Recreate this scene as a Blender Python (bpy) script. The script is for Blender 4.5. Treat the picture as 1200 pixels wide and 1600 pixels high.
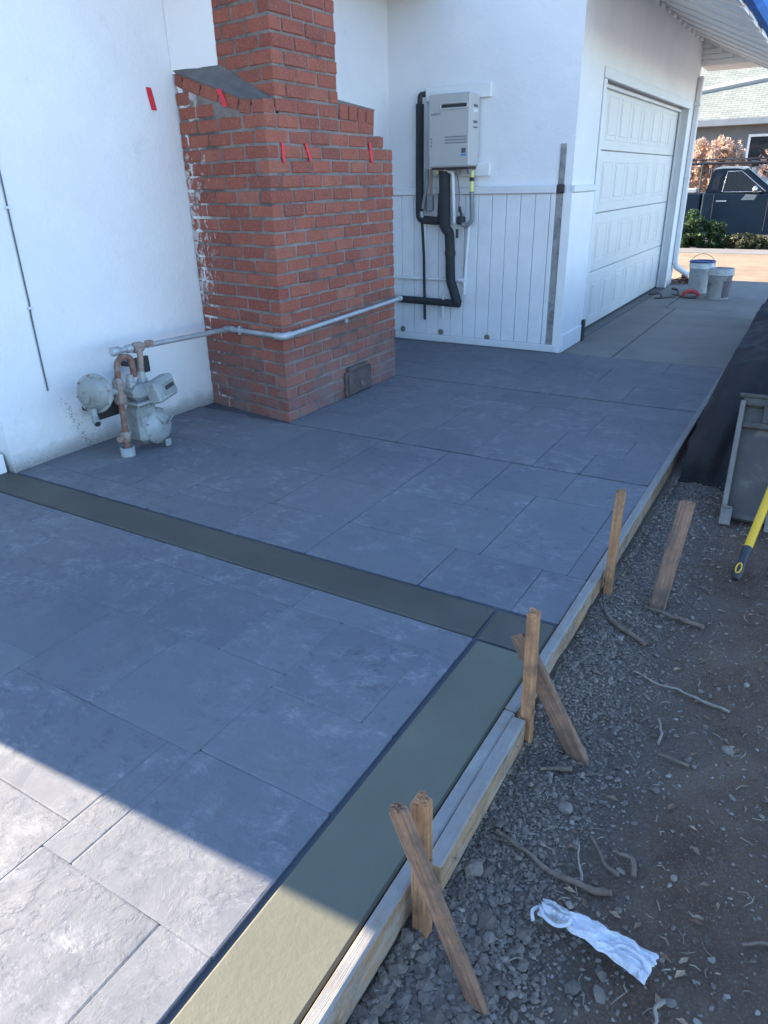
import bpy, bmesh, math, random
import numpy as np
from mathutils import Vector, Matrix, noise as MN

random.seed(7)
scn = bpy.context.scene
for o in list(bpy.data.objects):
    bpy.data.objects.remove(o)
COL = scn.collection

# ------------------------------------------------------------------ camera
cam_d = bpy.data.cameras.new('camera')
cam_d.sensor_fit = 'VERTICAL'
cam_d.sensor_height = 36.0
cam_d.sensor_width = 27.0
cam_d.lens = 36.0 * 1108.27 / 1600.0
cam_d.clip_start = 0.05
cam_d.clip_end = 2000
cam = bpy.data.objects.new('camera', cam_d)
COL.objects.link(cam)
yaw, pit, rol = math.radians(31.4698), math.radians(24.904), math.radians(-1.412)
fw = Vector((math.cos(yaw) * math.cos(pit), math.sin(yaw) * math.cos(pit), -math.sin(pit)))
r0 = Vector((math.sin(yaw), -math.cos(yaw), 0))
u0 = r0.cross(fw)
rt = r0 * math.cos(rol) + u0 * math.sin(rol)
up = rt.cross(fw)
cam.matrix_world = Matrix(((rt.x, up.x, -fw.x, 0), (rt.y, up.y, -fw.y, 0), (rt.z, up.z, -fw.z, 1.45), (0, 0, 0, 1)))
scn.camera = cam

# ------------------------------------------------------------------ light
SUN_EL = math.radians(27.0)
world = bpy.data.worlds.new('World')
scn.world = world
world.use_nodes = True
wn = world.node_tree
wn.nodes.clear()
sky = wn.nodes.new('ShaderNodeTexSky')
sky.sky_type = 'NISHITA'
sky.sun_disc = False
sky.sun_elevation = SUN_EL
sky.sun_rotation = 0.0
sky.ozone_density = 4.0
sky.dust_density = 0.3
bg = wn.nodes.new('ShaderNodeBackground')
bg.inputs['Strength'].default_value = 0.13
wo = wn.nodes.new('ShaderNodeOutputWorld')
wn.links.new(sky.outputs[0], bg.inputs[0])
wn.links.new(bg.outputs[0], wo.inputs[0])
sl = bpy.data.lights.new('sun', 'SUN')
sl.energy = 4.6
sl.angle = math.radians(0.53)
sl.color = (1.0, 0.86, 0.67)
sun = bpy.data.objects.new('sun', sl)
sun.rotation_euler = (-(math.pi / 2 - SUN_EL), 0, 0.04)
sun.location = (4, 20, 12)
COL.objects.link(sun)
scn.view_settings.view_transform = 'Standard'
scn.view_settings.look = 'None'
scn.view_settings.gamma = 1.0
scn.view_settings.use_curve_mapping = False
scn.view_settings.exposure = 2.25

# ------------------------------------------------------------------ mesh helpers
ORG = {}          # object -> world origin


class MB:
    def __init__(s):
        s.v = []
        s.f = []
        s.sm = []

    def add(s, vs, fs, smooth=False):
        b = len(s.v)
        s.v += [tuple(v) for v in vs]
        for f in fs:
            s.f.append(tuple(i + b for i in f))
            s.sm.append(smooth)

    def box(s, lo, hi, bv=0.0, M=None):
        lo = Vector(lo); hi = Vector(hi)
        lo, hi = Vector([min(a, b) for a, b in zip(lo, hi)]), Vector([max(a, b) for a, b in zip(lo, hi)])
        c = (lo + hi) / 2
        h = (hi - lo) / 2
        b = min(bv, min(h) * 0.9)
        if b <= 0:
            vs = [Vector((c.x + sx * h.x, c.y + sy * h.y, c.z + sz * h.z)) for sx in (-1, 1) for sy in (-1, 1) for sz in (-1, 1)]
            fs = [(0, 1, 3, 2), (4, 6, 7, 5), (0, 4, 5, 1), (2, 3, 7, 6), (0, 2, 6, 4), (1, 5, 7, 3)]
        else:
            vs = []
            idx = {}
            for sx in (-1, 1):
                for sy in (-1, 1):
                    for sz in (-1, 1):
                        sg = (sx, sy, sz)
                        for a in range(3):
                            p = [c[k] + sg[k] * (h[k] - (0 if k == a else b)) for k in range(3)]
                            idx[(sg, a)] = len(vs)
                            vs.append(Vector(p))
            fs = []
            for a in range(3):
                o1, o2 = [(1, 2), (2, 0), (0, 1)][a]
                for sgn in (-1, 1):
                    q = []
                    for s1, s2 in ((-1, -1), (1, -1), (1, 1), (-1, 1)):
                        g = [0, 0, 0]; g[a] = sgn; g[o1] = s1; g[o2] = s2
                        q.append(idx[(tuple(g), a)])
                    fs.append(tuple(q if sgn > 0 else q[::-1]))
            for a in range(3):     # edges parallel to axis a
                o1, o2 = [(1, 2), (2, 0), (0, 1)][a]
                for s1 in (-1, 1):
                    for s2 in (-1, 1):
                        g0 = [0, 0, 0]; g1 = [0, 0, 0]
                        g0[a] = -1; g1[a] = 1
                        for g in (g0, g1):
                            g[o1] = s1; g[o2] = s2
                        q = [idx[(tuple(g0), o1)], idx[(tuple(g1), o1)], idx[(tuple(g1), o2)], idx[(tuple(g0), o2)]]
                        fs.append(tuple(q[::-1] if s1 * s2 > 0 else q))
            for sx in (-1, 1):
                for sy in (-1, 1):
                    for sz in (-1, 1):
                        t = [idx[((sx, sy, sz), a)] for a in range(3)]
                        fs.append(tuple(t if sx * sy * sz > 0 else t[::-1]))
        if M is not None:
            vs = [M @ v for v in vs]
        s.add(vs, fs)
        return s

    def tube(s, pts, r, n=10, caps=True, smooth=True):
        pts = [Vector(p) for p in pts]
        rr = r if isinstance(r, (list, tuple)) else [r] * len(pts)
        vs = []
        t0 = (pts[1] - pts[0]).normalized()
        ref = Vector((0, 0, 1)) if abs(t0.z) < 0.9 else Vector((1, 0, 0))
        a = t0.cross(ref).normalized()
        for i, p in enumerate(pts):
            if i == 0: t = pts[1] - pts[0]
            elif i == len(pts) - 1: t = pts[-1] - pts[-2]
            else: t = (pts[i + 1] - p).normalized() + (p - pts[i - 1]).normalized()
            t.normalize()
            a = (a - t * a.dot(t)).normalized()
            b = t.cross(a)
            for k in range(n):
                w = 2 * math.pi * k / n
                vs.append(p + (a * math.cos(w) + b * math.sin(w)) * rr[i])
        fs = []
        for i in range(len(pts) - 1):
            for k in range(n):
                k2 = (k + 1) % n
                fs.append((i * n + k, i * n + k2, (i + 1) * n + k2, (i + 1) * n + k))
        s.add(vs, fs, smooth)
        if caps:
            m = len(pts) - 1
            s.add(vs[:n], [tuple(range(n))[::-1]])
            s.add(vs[m * n:], [tuple(range(n))])
        return s

    def lathe(s, prof, c, axis=(0, 0, 1), n=24, smooth=True, caps=True):
        # prof: list of (radius, height) along axis
        ax = Vector(axis).normalized()
        ref = Vector((0, 0, 1)) if abs(ax.z) < 0.9 else Vector((1, 0, 0))
        a = ax.cross(ref).normalized()
        b = ax.cross(a)
        c = Vector(c)
        vs = []
        for (r, h) in prof:
            for k in range(n):
                w = 2 * math.pi * k / n
                vs.append(c + ax * h + (a * math.cos(w) + b * math.sin(w)) * r)
        fs = []
        for i in range(len(prof) - 1):
            for k in range(n):
                k2 = (k + 1) % n
                fs.append((i * n + k, i * n + k2, (i + 1) * n + k2, (i + 1) * n + k))
        s.add(vs, fs, smooth)
        if caps:
            m = len(prof) - 1
            s.add(vs[:n], [tuple(range(n))[::-1]])
            s.add(vs[m * n:], [tuple(range(n))])
        return s

    def prism(s, poly, d):
        # closed polygon (list of points), extruded by vector d
        d = Vector(d)
        p = [Vector(q) for q in poly]
        n = len(p)
        vs = p + [q + d for q in p]
        fs = [tuple(range(n))[::-1], tuple(range(n, 2 * n))]
        for i in range(n):
            j = (i + 1) % n
            fs.append((i, j, n + j, n + i))
        s.add(vs, fs)
        return s

    def mesh(s, name, mat, org=(0, 0, 0)):
        me = bpy.data.meshes.new(name)
        o = Vector(org)
        me.from_pydata([(v[0] - o.x, v[1] - o.y, v[2] - o.z) for v in s.v], [], s.f)
        me.polygons.foreach_set('use_smooth', s.sm)
        me.materials.append(mat)
        me.update()
        bm = bmesh.new(); bm.from_mesh(me)
        bmesh.ops.recalc_face_normals(bm, faces=bm.faces)
        bm.to_mesh(me); bm.free()
        return me

    def build(s, name, mat, parent=None, loc=None, kind=None):
        if parent is not None:
            org = ORG[parent]
            me = s.mesh(name, mat, org)
            o = bpy.data.objects.new(name, me)
            COL.objects.link(o)
            o.parent = parent
            ORG[o] = org
        else:
            if loc is None:
                a = np.array(s.v)
                loc = ((a[:, 0].min() + a[:, 0].max()) / 2, (a[:, 1].min() + a[:, 1].max()) / 2, a[:, 2].min())
            me = s.mesh(name, mat, loc)
            o = bpy.data.objects.new(name, me)
            o.location = loc
            COL.objects.link(o)
            ORG[o] = Vector(loc)
        if kind: o['kind'] = kind
        return o


def thing(name, label, cat, loc, group=None):
    o = bpy.data.objects.new(name, None)
    o.empty_display_size = 0.1
    COL.objects.link(o)
    o.location = loc
    ORG[o] = Vector(loc)
    tag(o, label, cat, group)
    return o


def tag(o, label, cat, group=None):
    o['label'] = label
    o['category'] = cat
    if group: o['group'] = group
    return o


def arc(c, a, b, r, t0, t1, n=6):
    c = Vector(c); a = Vector(a); b = Vector(b)
    return [c + a * r * math.cos(t0 + (t1 - t0) * i / n) + b * r * math.sin(t0 + (t1 - t0) * i / n) for i in range(n + 1)]


def fillet(pts, r, n=5):
    """round the corners of a polyline"""
    pts = [Vector(p) for p in pts]
    out = [pts[0]]
    for i in range(1, len(pts) - 1):
        p = pts[i]
        d0 = (pts[i - 1] - p); d1 = (pts[i + 1] - p)
        rr = min(r, d0.length * .45, d1.length * .45)
        a = p + d0.normalized() * rr
        b = p + d1.normalized() * rr
        for k in range(n + 1):
            t = k / n
            out.append(a * (1 - t) ** 2 + p * 2 * t * (1 - t) + b * t * t)
    out.append(pts[-1])
    return out


# ------------------------------------------------------------------ material helpers
class NT:
    def __init__(s, name):
        s.m = bpy.data.materials.new(name)
        s.m.use_nodes = True
        s.t = s.m.node_tree
        s.t.nodes.clear()
        s.out = s.t.nodes.new('ShaderNodeOutputMaterial')
        s.b = s.t.nodes.new('ShaderNodeBsdfPrincipled')
        s.t.links.new(s.b.outputs[0], s.out.inputs[0])

    def _in(s, sock, v):
        if isinstance(v, bpy.types.NodeSocket): s.t.links.new(v, sock)
        else:
            if isinstance(v, (tuple, list)) and len(v) == 3 and sock.type == 'RGBA': v = (*v, 1)
            sock.default_value = v

    def n(s, typ, **kw):
        nd = s.t.nodes.new(typ)
        for k, v in kw.items():
            if hasattr(nd, k) and k not in ('inputs',): setattr(nd, k, v)
        return nd

    def pos(s):
        return s.n('ShaderNodeNewGeometry').outputs['Position']

    def objc(s):
        return s.n('ShaderNodeTexCoord').outputs['Object']

    def rnd(s):
        return s.n('ShaderNodeObjectInfo').outputs['Random']

    def island(s):
        return s.n('ShaderNodeNewGeometry').outputs['Random Per Island']

    def noise(s, vec, scale, detail=4, rough=.55, dist=0.0, col=False):
        nd = s.n('ShaderNodeTexNoise')
        s._in(nd.inputs['Vector'], vec)
        nd.inputs['Scale'].default_value = scale
        nd.inputs['Detail'].default_value = detail
        nd.inputs['Roughness'].default_value = rough
        nd.inputs['Distortion'].default_value = dist
        return nd.outputs['Color' if col else 0]

    def vor(s, vec, scale, feat='F1', out=0):
        nd = s.n('ShaderNodeTexVoronoi')
        nd.feature = feat
        s._in(nd.inputs['Vector'], vec)
        nd.inputs['Scale'].default_value = scale
        return nd.outputs[out]

    def math(s, op, a, b=0.0, c=0.0, clamp=False):
        nd = s.n('ShaderNodeMath')
        nd.operation = op
        nd.use_clamp = clamp
        for i, v in enumerate((a, b, c)): s._in(nd.inputs[i], v)
        return nd.outputs[0]

    def vm(s, op, a, b=(0, 0, 0)):
        nd = s.n('ShaderNodeVectorMath')
        nd.operation = op
        s._in(nd.inputs[0], a)
        if op == 'SCALE': s._in(nd.inputs['Scale'], b)
        else: s._in(nd.inputs[1], b)
        return nd.outputs[0]

    def sep(s, v):
        nd = s.n('ShaderNodeSeparateXYZ')
        s._in(nd.inputs[0], v)
        return nd.outputs

    def comb(s, x, y, z):
        nd = s.n('ShaderNodeCombineXYZ')
        for i, v in enumerate((x, y, z)): s._in(nd.inputs[i], v)
        return nd.outputs[0]

    def mr(s, v, a, b, c=0.0, d=1.0, smooth=False):
        nd = s.n('ShaderNodeMapRange')
        if smooth: nd.interpolation_type = 'SMOOTHSTEP'
        for i, x in enumerate((v, a, b, c, d)): s._in(nd.inputs[i], x)
        return nd.outputs[0]

    def mix(s, f, a, b, op='MIX'):
        nd = s.n('ShaderNodeMix')
        nd.data_type = 'RGBA'
        nd.blend_type = op
        s._in(nd.inputs[0], f)
        s._in(nd.inputs[6], a)
        s._in(nd.inputs[7], b)
        return nd.outputs[2]

    def bump(s, h, dist=.002, strength=1.0, nrm=None):
        nd = s.n('ShaderNodeBump')
        nd.inputs['Strength'].default_value = strength
        nd.inputs['Distance'].default_value = dist
        s._in(nd.inputs['Height'], h)
        if nrm is not None: s.t.links.new(nrm, nd.inputs['Normal'])
        return nd.outputs[0]

    def set(s, col=None, rough=None, metal=None, nrm=None, spec=None, **kw):
        if col is not None: s._in(s.b.inputs['Base Color'], col)
        if rough is not None: s._in(s.b.inputs['Roughness'], rough)
        if metal is not None: s._in(s.b.inputs['Metallic'], metal)
        if nrm is not None: s.t.links.new(nrm, s.b.inputs['Normal'])
        if spec is not None: s._in(s.b.inputs['Specular IOR Level'], spec)
        return s.m


def simple(name, col, rough=.6, var=.15, scale=8, metal=0.0, bscale=0, bdist=.001, dirt=None, dscale=6, dthr=.55):
    t = NT(name)
    p = t.pos()
    c = tuple(col)
    n1 = t.noise(p, scale, 5, .6)
    a = t.mix(t.mr(n1, .3, .7), tuple(x * (1 - var) for x in c), tuple(min(1, x * (1 + var)) for x in c))
    if dirt is not None:
        a = t.mix(t.mr(t.noise(p, dscale, 7, .7, .5), dthr, dthr + .12), a, dirt)
    nr = None
    if bscale: nr = t.bump(t.noise(p, bscale, 4, .6), bdist)
    return t.set(a, t.mr(n1, .2, .8, rough - .07, rough + .07), metal, nr)


M = {}


def mk_brick():
    t = NT('brick')
    p = t.pos(); r = t.rnd(); s = t.sep(p)
    off = t.vm('ADD', p, t.comb(t.math('MULTIPLY', r, 37.), 0, 0))
    r2 = t.math('FRACT', t.math('MULTIPLY', r, 13.7))
    base = t.mix(r, (.25, .072, .052), (.355, .112, .074))
    base = t.mix(t.mr(r2, .86, 1.0, 0, .5), base, (.15, .062, .055))
    base = t.mix(t.mr(r2, .0, .14, .45, 0), base, (.40, .18, .12))
    base = t.mix(t.mr(t.noise(off, 11, 7, .7), .35, .72, 0, .6), base, (.19, .068, .052))
    base = t.mix(t.mr(t.noise(off, 85, 4, .7), .52, .70, 0, .5), base, (.44, .24, .17))
    base = t.mix(t.mr(t.noise(off, 45, 5, .75), .60, .70, 0, .6), base, (.09, .045, .04))
    # dust of lime and colour powder on the lower courses
    low = t.mr(s[2], 0.0, .5, 1.0, 0.0)
    dust = t.math('MULTIPLY', t.mr(t.noise(p, 5, 6, .65), .32, .62), t.math('POWER', low, .8))
    base = t.mix(t.math('MULTIPLY', dust, .75), base, (.17, .165, .17))
    # greenish grey grime on the middle of the front face
    g = t.math('MULTIPLY', t.mr(t.noise(p, 7, 6, .7), .46, .64), t.math('MULTIPLY', t.mr(s[2], .1, .3), t.mr(s[2], .3, .75, 1, 0)))
    g = t.math('MULTIPLY', g, t.mr(s[0], 3.78, 3.98))
    base = t.mix(t.math('MULTIPLY', g, .7), base, (.10, .11, .085))
    # soot
    so = t.mr(t.noise(t.vm('ADD', p, (7, 3, 1)), 3.2, 6, .65), .6, .78, 0, .5)
    base = t.mix(so, base, (.07, .05, .05))
    # white paint slopped over from the stucco, left face
    edge = t.mr(s[1], 3.05, 3.72, 0, 1)
    mid = t.math('MULTIPLY', t.mr(s[2], .45, .8), t.mr(s[2], 1.5, 1.75, 1, 0.35))
    th = t.math('SUBTRACT', .72, t.math('MULTIPLY', t.math('MULTIPLY', t.math('POWER', edge, 2.2), mid), .262))
    pn = t.noise(t.vm('MULTIPLY', p, (1, 1, .75)), 26, 7, .72, .3)
    paint = t.math('MULTIPLY', t.mr(t.math('SUBTRACT', pn, th), 0, .06), .85)
    
    base = t.mix(t.math('MULTIPLY', paint, .8), base, (.62, .62, .61))
    h = t.math('ADD', t.noise(off, 90, 4, .6), t.math('MULTIPLY', t.noise(off, 22, 5, .65), 2.2))
    return t.set(base, .88, 0, t.bump(h, .0042), .25)


def mk_mortar():
    t = NT('mortar')
    p = t.pos(); s = t.sep(p)
    n = t.noise(p, 6, 6, .65)
    c = t.mix(t.mr(n, .3, .7), (.14, .118, .108), (.25, .218, .198))
    c = t.mix(t.mr(t.noise(p, 2.6, 5, .6), .55, .65, 0, .7), c, (.06, .055, .055))
    # paint on the wall side
    e = t.math('MULTIPLY', t.mr(s[1], 3.5, 3.7), t.mr(t.noise(p, 13, 4, .6), .5, .56))
    c = t.mix(e, c, (.7, .7, .68))
    return t.set(c, .9, 0, t.bump(t.noise(p, 80, 5, .7), .003), .2)


def mk_stucco():
    t = NT('white_stucco')
    p = t.pos(); s = t.sep(p)
    c = t.mix(t.mr(t.noise(p, 1.3, 6, .6), .3, .7), (.69, .695, .71), (.78, .78, .775))
    # faint scuffs
    c = t.mix(t.mr(t.noise(p, 5, 8, .75), .60, .70, 0, .35), c, (.52, .52, .53))
    # splashed dark specks, thick at the foot of the wall
    low = t.mr(s[2], .02, .42, 1, 0)
    low = t.math('MULTIPLY', low, low)
    sp = t.noise(p, 115, 3, .75)
    big = t.noise(p, 4.5, 4, .6)
    th = t.math('SUBTRACT', .86, t.math('MULTIPLY', low, t.mr(big, .3, .7, .18, .46)))
    m1 = t.mr(t.math('SUBTRACT', sp, th), 0, .05)
    c = t.mix(t.math('MULTIPLY', m1, .7), c, (.16, .155, .155))
    foot = t.mr(t.math('ADD', s[2], t.math('MULTIPLY', t.math('SUBTRACT', big, .5), .16)), .01, .10, 1, 0)
    c = t.mix(t.math('MULTIPLY', foot, .8), c, (.19, .185, .185))
    st = t.math('MULTIPLY', t.mr(t.math('ADD', s[2], t.math('MULTIPLY', t.math('SUBTRACT', t.noise(p, 9, 6, .7), .5), .3)), .02, .24, 1, 0), .35)
    c = t.mix(st, c, (.33, .31, .29))
    # grime patch with crumbled paint under the cable
    dx = t.math('ABSOLUTE', t.math('SUBTRACT', s[0], t.math('ADD', 2.52, t.math('MULTIPLY', t.math('SUBTRACT', .35, s[2]), .35))))
    crk = t.math('MULTIPLY', t.mr(dx, 0, .14, 1, 0), t.mr(s[2], .3, .44, 1, 0))
    m2 = t.mr(t.math('SUBTRACT', t.noise(p, 85, 4, .75), t.math('SUBTRACT', .82, t.math('MULTIPLY', crk, .3))), 0, .04)
    c = t.mix(t.math('MULTIPLY', m2, .75), c, (.13, .12, .12))
    h = t.math('ADD', t.noise(p, 38, 5, .6), t.math('MULTIPLY', t.noise(t.vm('ADD', p, t.vm('SCALE', t.noise(p, 4, 3, .5, 0, True), .2)), 9, 5, .6), 2.2))
    return t.set(c, .8, 0, t.bump(h, .0026), .22)


def mk_tile():
    t = NT('stamped_concrete')
    p = t.pos(); r = t.rnd(); s = t.sep(p)
    off = t.vm('ADD', p, t.comb(t.math('MULTIPLY', r, 61.), t.math('MULTIPLY', r, 17.), 0))
    wv = t.vm('ADD', off, t.vm('SCALE', t.vm('SUBTRACT', t.noise(off, 3.0, 3, .5, 0, True), (.5, .5, .5)), .13))
    h1 = t.noise(wv, 3.0, 12, .66)
    q = t.math('MULTIPLY', h1, 13.)
    fl = t.math('FLOOR', q)
    fr = t.math('SUBTRACT', q, fl)
    ter = t.math('ADD', t.math('MULTIPLY', t.math('DIVIDE', t.math('ADD', fl, t.mr(fr, .55, .95, 0, 1, True)), 13.), .65), t.math('MULTIPLY', h1, .35))
    ruf = t.mr(t.noise(off, 1.7, 3, .5), .40, .66, .12, 1)
    chip = t.noise(wv, 34, 7, .68)
    hh = t.math('ADD', t.math('MULTIPLY', ter, t.math('MULTIPLY', ruf, 2.4)), t.math('MULTIPLY', chip, t.math('MULTIPLY', ruf, .42)))
    hh = t.math('ADD', hh, t.math('MULTIPLY', t.noise(p, 210, 3, .6), .025))
    # colour: blue grey integral colour with darker and powdery patches
    c = t.mix(r, (.120, .126, .145), (.143, .149, .165))
    c = t.mix(t.mr(t.noise(p, .8, 5, .62), .35, .68, 0, .7), c, (.176, .177, .183))
    lite = t.math('MULTIPLY', t.mr(t.noise(t.vm('MULTIPLY', wv, (1.35, 1, 1)), 9.5, 12, .82, 0), .49, .60), t.mr(t.noise(off, 2.3, 4, .6), .42, .58))
    lite = t.math('MULTIPLY', lite, t.mr(t.noise(t.vm('MULTIPLY', wv, (2.2, .9, 1)), 42, 6, .75), .40, .60, .25, 1))
    c = t.mix(t.math('MULTIPLY', lite, .72), c, (.30, .30, .31))
    dk = t.math('MULTIPLY', t.mr(t.noise(t.vm('MULTIPLY', wv, (1.5, 1, 1)), 15, 12, .84), .51, .62), t.mr(t.noise(t.vm('ADD', off, (9, 9, 0)), 2.0, 4, .6), .40, .60))
    dk = t.math('MULTIPLY', dk, t.mr(t.noise(t.vm('MULTIPLY', wv, (2.4, .9, 1)), 50, 6, .75), .42, .58, .2, 1))
    c = t.mix(t.math('MULTIPLY', dk, .8), c, (.05, .054, .066))
    c = t.mix(t.mr(t.noise(p, 150, 3, .75), .62, .74, 0, .45), c, (.075, .08, .09))
    c = t.mix(t.mr(t.noise(p, 95, 2, .7), .70, .76, 0, .5), c, (.33, .33, .33))
    # stray dark spots and a few wipes
    sp = t.math('MULTIPLY', t.mr(t.vor(p, 3.1), .02, .035, 1, 0), t.mr(t.noise(p, 1.1, 2), .5, .6))
    c = t.mix(t.math('MULTIPLY', sp, .7), c, (.05, .05, .06))
    # darker blue-black tone towards the far end of the patio
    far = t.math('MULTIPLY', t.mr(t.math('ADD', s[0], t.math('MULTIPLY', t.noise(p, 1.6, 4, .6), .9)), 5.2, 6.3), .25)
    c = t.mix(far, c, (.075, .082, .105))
    return t.set(c, t.mr(t.noise(p, 4, 4, .6), .3, .7, .62, .82), 0, t.bump(hh, .0082), .35)


def mk_conc(name, a, b, sc=1.3, rough=.75, br=0.0):
    t = NT(name)
    p = t.pos()
    st = t.vm('MULTIPLY', p, (1, 1, 1))
    c = t.mix(t.mr(t.noise(st, sc, 6, .6), .3, .7), a, b)
    c = t.mix(t.mr(t.noise(p, 30, 5, .7), .6, .75, 0, .25), c, tuple(x * .7 for x in a))
    c = t.mix(t.mr(t.noise(p, 3.5, 6, .7), .58, .72, 0, .25), c, tuple(min(1, x * 1.25) for x in b))
    return t.set(c, t.mr(t.noise(p, 2, 4, .6), .3, .7, rough - .12, rough + .1), 0, t.bump(t.math('ADD', t.noise(p, 45, 6, .7), t.math('MULTIPLY', t.noise(p, 9, 3), .6)), .0012), .4)


def mk_wood(name, a, b, cement=0.0, dirty=0.0):
    t = NT(name)
    o = t.objc(); r = t.rnd()
    off = t.vm('ADD', o, t.comb(t.math('MULTIPLY', r, 11.), t.math('MULTIPLY', r, 5.), 0))
    g = t.vm('MULTIPLY', off, (1.6, 28, 28))
    n1 = t.noise(g, 3.0, 6, .6, .8)
    c = t.mix(t.mr(n1, .35, .66), a, b)
    fine = t.noise(t.vm('MULTIPLY', off, (4, 160, 160)), 2.0, 3, .6)
    c = t.mix(t.mr(fine, .52, .66, 0, .5), c, tuple(x * .55 for x in a))
    kn = t.vor(t.vm('MULTIPLY', off, (3.2, 15, 15)), 1.0)
    c = t.mix(t.mr(kn, .05, .12, .8, 0), c, tuple(x * .35 for x in a))
    if dirty:
        c = t.mix(t.math('MULTIPLY', t.mr(t.noise(off, 12, 8, .74), .44, .64), dirty), c, (.085, .07, .058))
    if cement:
        nz = t.sep(t.n('ShaderNodeNewGeometry').outputs['True Normal'])[2]
        m = t.math('MULTIPLY', t.mr(nz, .5, .7), t.mr(t.noise(off, 14, 6, .65), .30, .52, cement * .55, cement))
        c = t.mix(m, c, (.235, .235, .23))
        m2 = t.math('MAXIMUM', t.mr(t.noise(off, 30, 6, .7), .58, .68, 0, .6), t.mr(t.noise(t.vm('MULTIPLY', off, (.5, 1, 1)), 11, 8, .75), .50, .62, 0, .75))
        c = t.mix(m2, c, (.30, .285, .26))
    return t.set(c, .8, 0, t.bump(t.math('ADD', fine, n1), .0014), .25)


def mk_dirt():
    t = NT('dirt_ground')
    p = t.pos(); s = t.sep(p)
    n1 = t.noise(p, 3, 8, .68)
    brown = t.mix(t.mr(n1, .32, .68), (.10, .065, .046), (.20, .138, .098))
    brown = t.mix(t.mr(t.noise(p, 40, 5, .7), .55, .72, 0, .6), brown, (.19, .16, .14))
    grey = t.mix(t.mr(t.noise(p, 55, 5, .7), .3, .7), (.098, .076, .061), (.205, .168, .138))
    gm = t.mr(t.math('ADD', s[1], t.math('MULTIPLY', t.math('SUBTRACT', n1, .5), .7)), .08, .36)
    c = t.mix(gm, brown, grey)
    tan = t.mix(t.mr(t.noise(p, 1.1, 8, .7), .3, .7), (.26, .19, .13), (.40, .31, .22))
    tan = t.mix(t.mr(t.noise(p, 7, 6, .7), .58, .7, 0, .7), tan, (.17, .115, .075))
    f1 = t.mr(s[0], 12.0, 12.5)
    f2 = t.mr(s[1], -1.2, -2.4)
    f3 = t.mr(s[0], .0, -.8)
    c = t.mix(f1, c, tan)
    pale = t.mix(t.mr(t.noise(p, 2.1, 8, .7), .3, .7), (.46, .43, .39), (.60, .565, .52))  # unseen ground made pale so sunlight bounces up to walls and eaves
    c = t.mix(t.math('MAXIMUM', f2, f3), c, pale)
    h = t.math('ADD', t.noise(p, 55, 8, .8), t.math('MULTIPLY', t.vor(p, 110), -.6))
    c = t.mix(t.mr(t.vor(p, 130), .1, .45, .5, 0), c, (.24, .20, .165))
    return t.set(c, .95, 0, t.bump(h, .013), .12)


def mk_pebble(name, a, b):
    t = NT(name)
    p = t.pos(); r = t.island()
    c = t.mix(r, a, b)
    c = t.mix(t.mr(t.math('FRACT', t.math('MULTIPLY', r, 17.3)), .0, 1., 0, .55), c, (.12, .095, .08))
    c = t.mix(t.mr(t.noise(p, 60, 4, .6), .4, .7, 0, .4), c, tuple(x * .6 for x in a))
    return t.set(c, .88, 0, t.bump(t.noise(p, 140, 4, .6), .002), .25)


def mk_leaf(name, cols, trans=.25):
    t = NT(name)
    r = t.island()
    c = t.mix(t.mr(r, 0, .5), cols[0], cols[1])
    c = t.mix(t.mr(r, .5, 1), c, cols[2])
    t.set(c, .6, 0, None, .3)
    tr = t.n('ShaderNodeBsdfTranslucent')
    t._in(tr.inputs[0], c)
    ms = t.n('ShaderNodeMixShader')
    ms.inputs[0].default_value = trans
    t.t.links.new(t.b.outputs[0], ms.inputs[1])
    t.t.links.new(tr.outputs[0], ms.inputs[2])
    t.t.links.new(ms.outputs[0], t.out.inputs[0])
    return t.m


def mk_shingle(name, a, b, sx=0):
    t = NT(name)
    p = t.pos(); s = t.sep(p)
    br = t.n('ShaderNodeTexBrick')
    t._in(br.inputs['Vector'], t.comb(s[1], s[2], 0) if sx == 0 else t.comb(s[0], s[2], 0))
    br.inputs['Scale'].default_value = 1.0
    br.inputs['Brick Width'].default_value = .34
    br.inputs['Row Height'].default_value = .085
    br.inputs['Mortar Size'].default_value = .008
    t._in(br.inputs['Color1'], a); t._in(br.inputs['Color2'], b); t._in(br.inputs['Mortar'], tuple(x * .55 for x in a))
    c = t.mix(t.mr(t.noise(p, 9, 6, .7), .35, .7, 0, .6), br.outputs[0], tuple(x * .75 for x in b))
    return t.set(c, .9, 0, t.bump(br.outputs[1], .01), .2)


M['brick'] = mk_brick()
M['mortar'] = mk_mortar()
M['stucco'] = mk_stucco()
M['wash'] = mk_conc('mortar_cap', (.10, .098, .098), (.175, .17, .165), 5, .9)
M['tile'] = mk_tile()
M['band'] = mk_conc('olive_concrete', (.105, .104, .076), (.140, .137, .101), 1.7, .62)
M['cross_band'] = mk_conc('dark_olive_concrete', (.066, .060, .048), (.094, .087, .070), 2.6, .65)
M['joint'] = mk_conc('joint_concrete', (.07, .075, .09), (.10, .106, .12), 4, .85)
M['drive'] = mk_conc('old_concrete', (.15, .142, .13), (.225, .212, .192), 1.3, .85)
M['drive_dark'] = mk_conc('dark_concrete', (.10, .10, .098), (.15, .148, .14), 1.1, .75)  # darker concrete for the strip under the garage door
M['white'] = simple('white_paint', (.74, .74, .74), .5, .05, 3, 0, 40, .0006, (.5, .5, .5), 7, .66)
M['white_board'] = simple('white_board_paint', (.70, .71, .73), .5, .06, 4, 0, 25, .0008, (.42, .42, .44), 9, .66)
M['trim'] = simple('trim_paint', (.66, .67, .68), .5, .05, 4, 0, 30, .0006, (.4, .4, .4), 11, .66)
M['door'] = simple('door_paint', (.64, .64, .62), .45, .04, 3)
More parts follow.
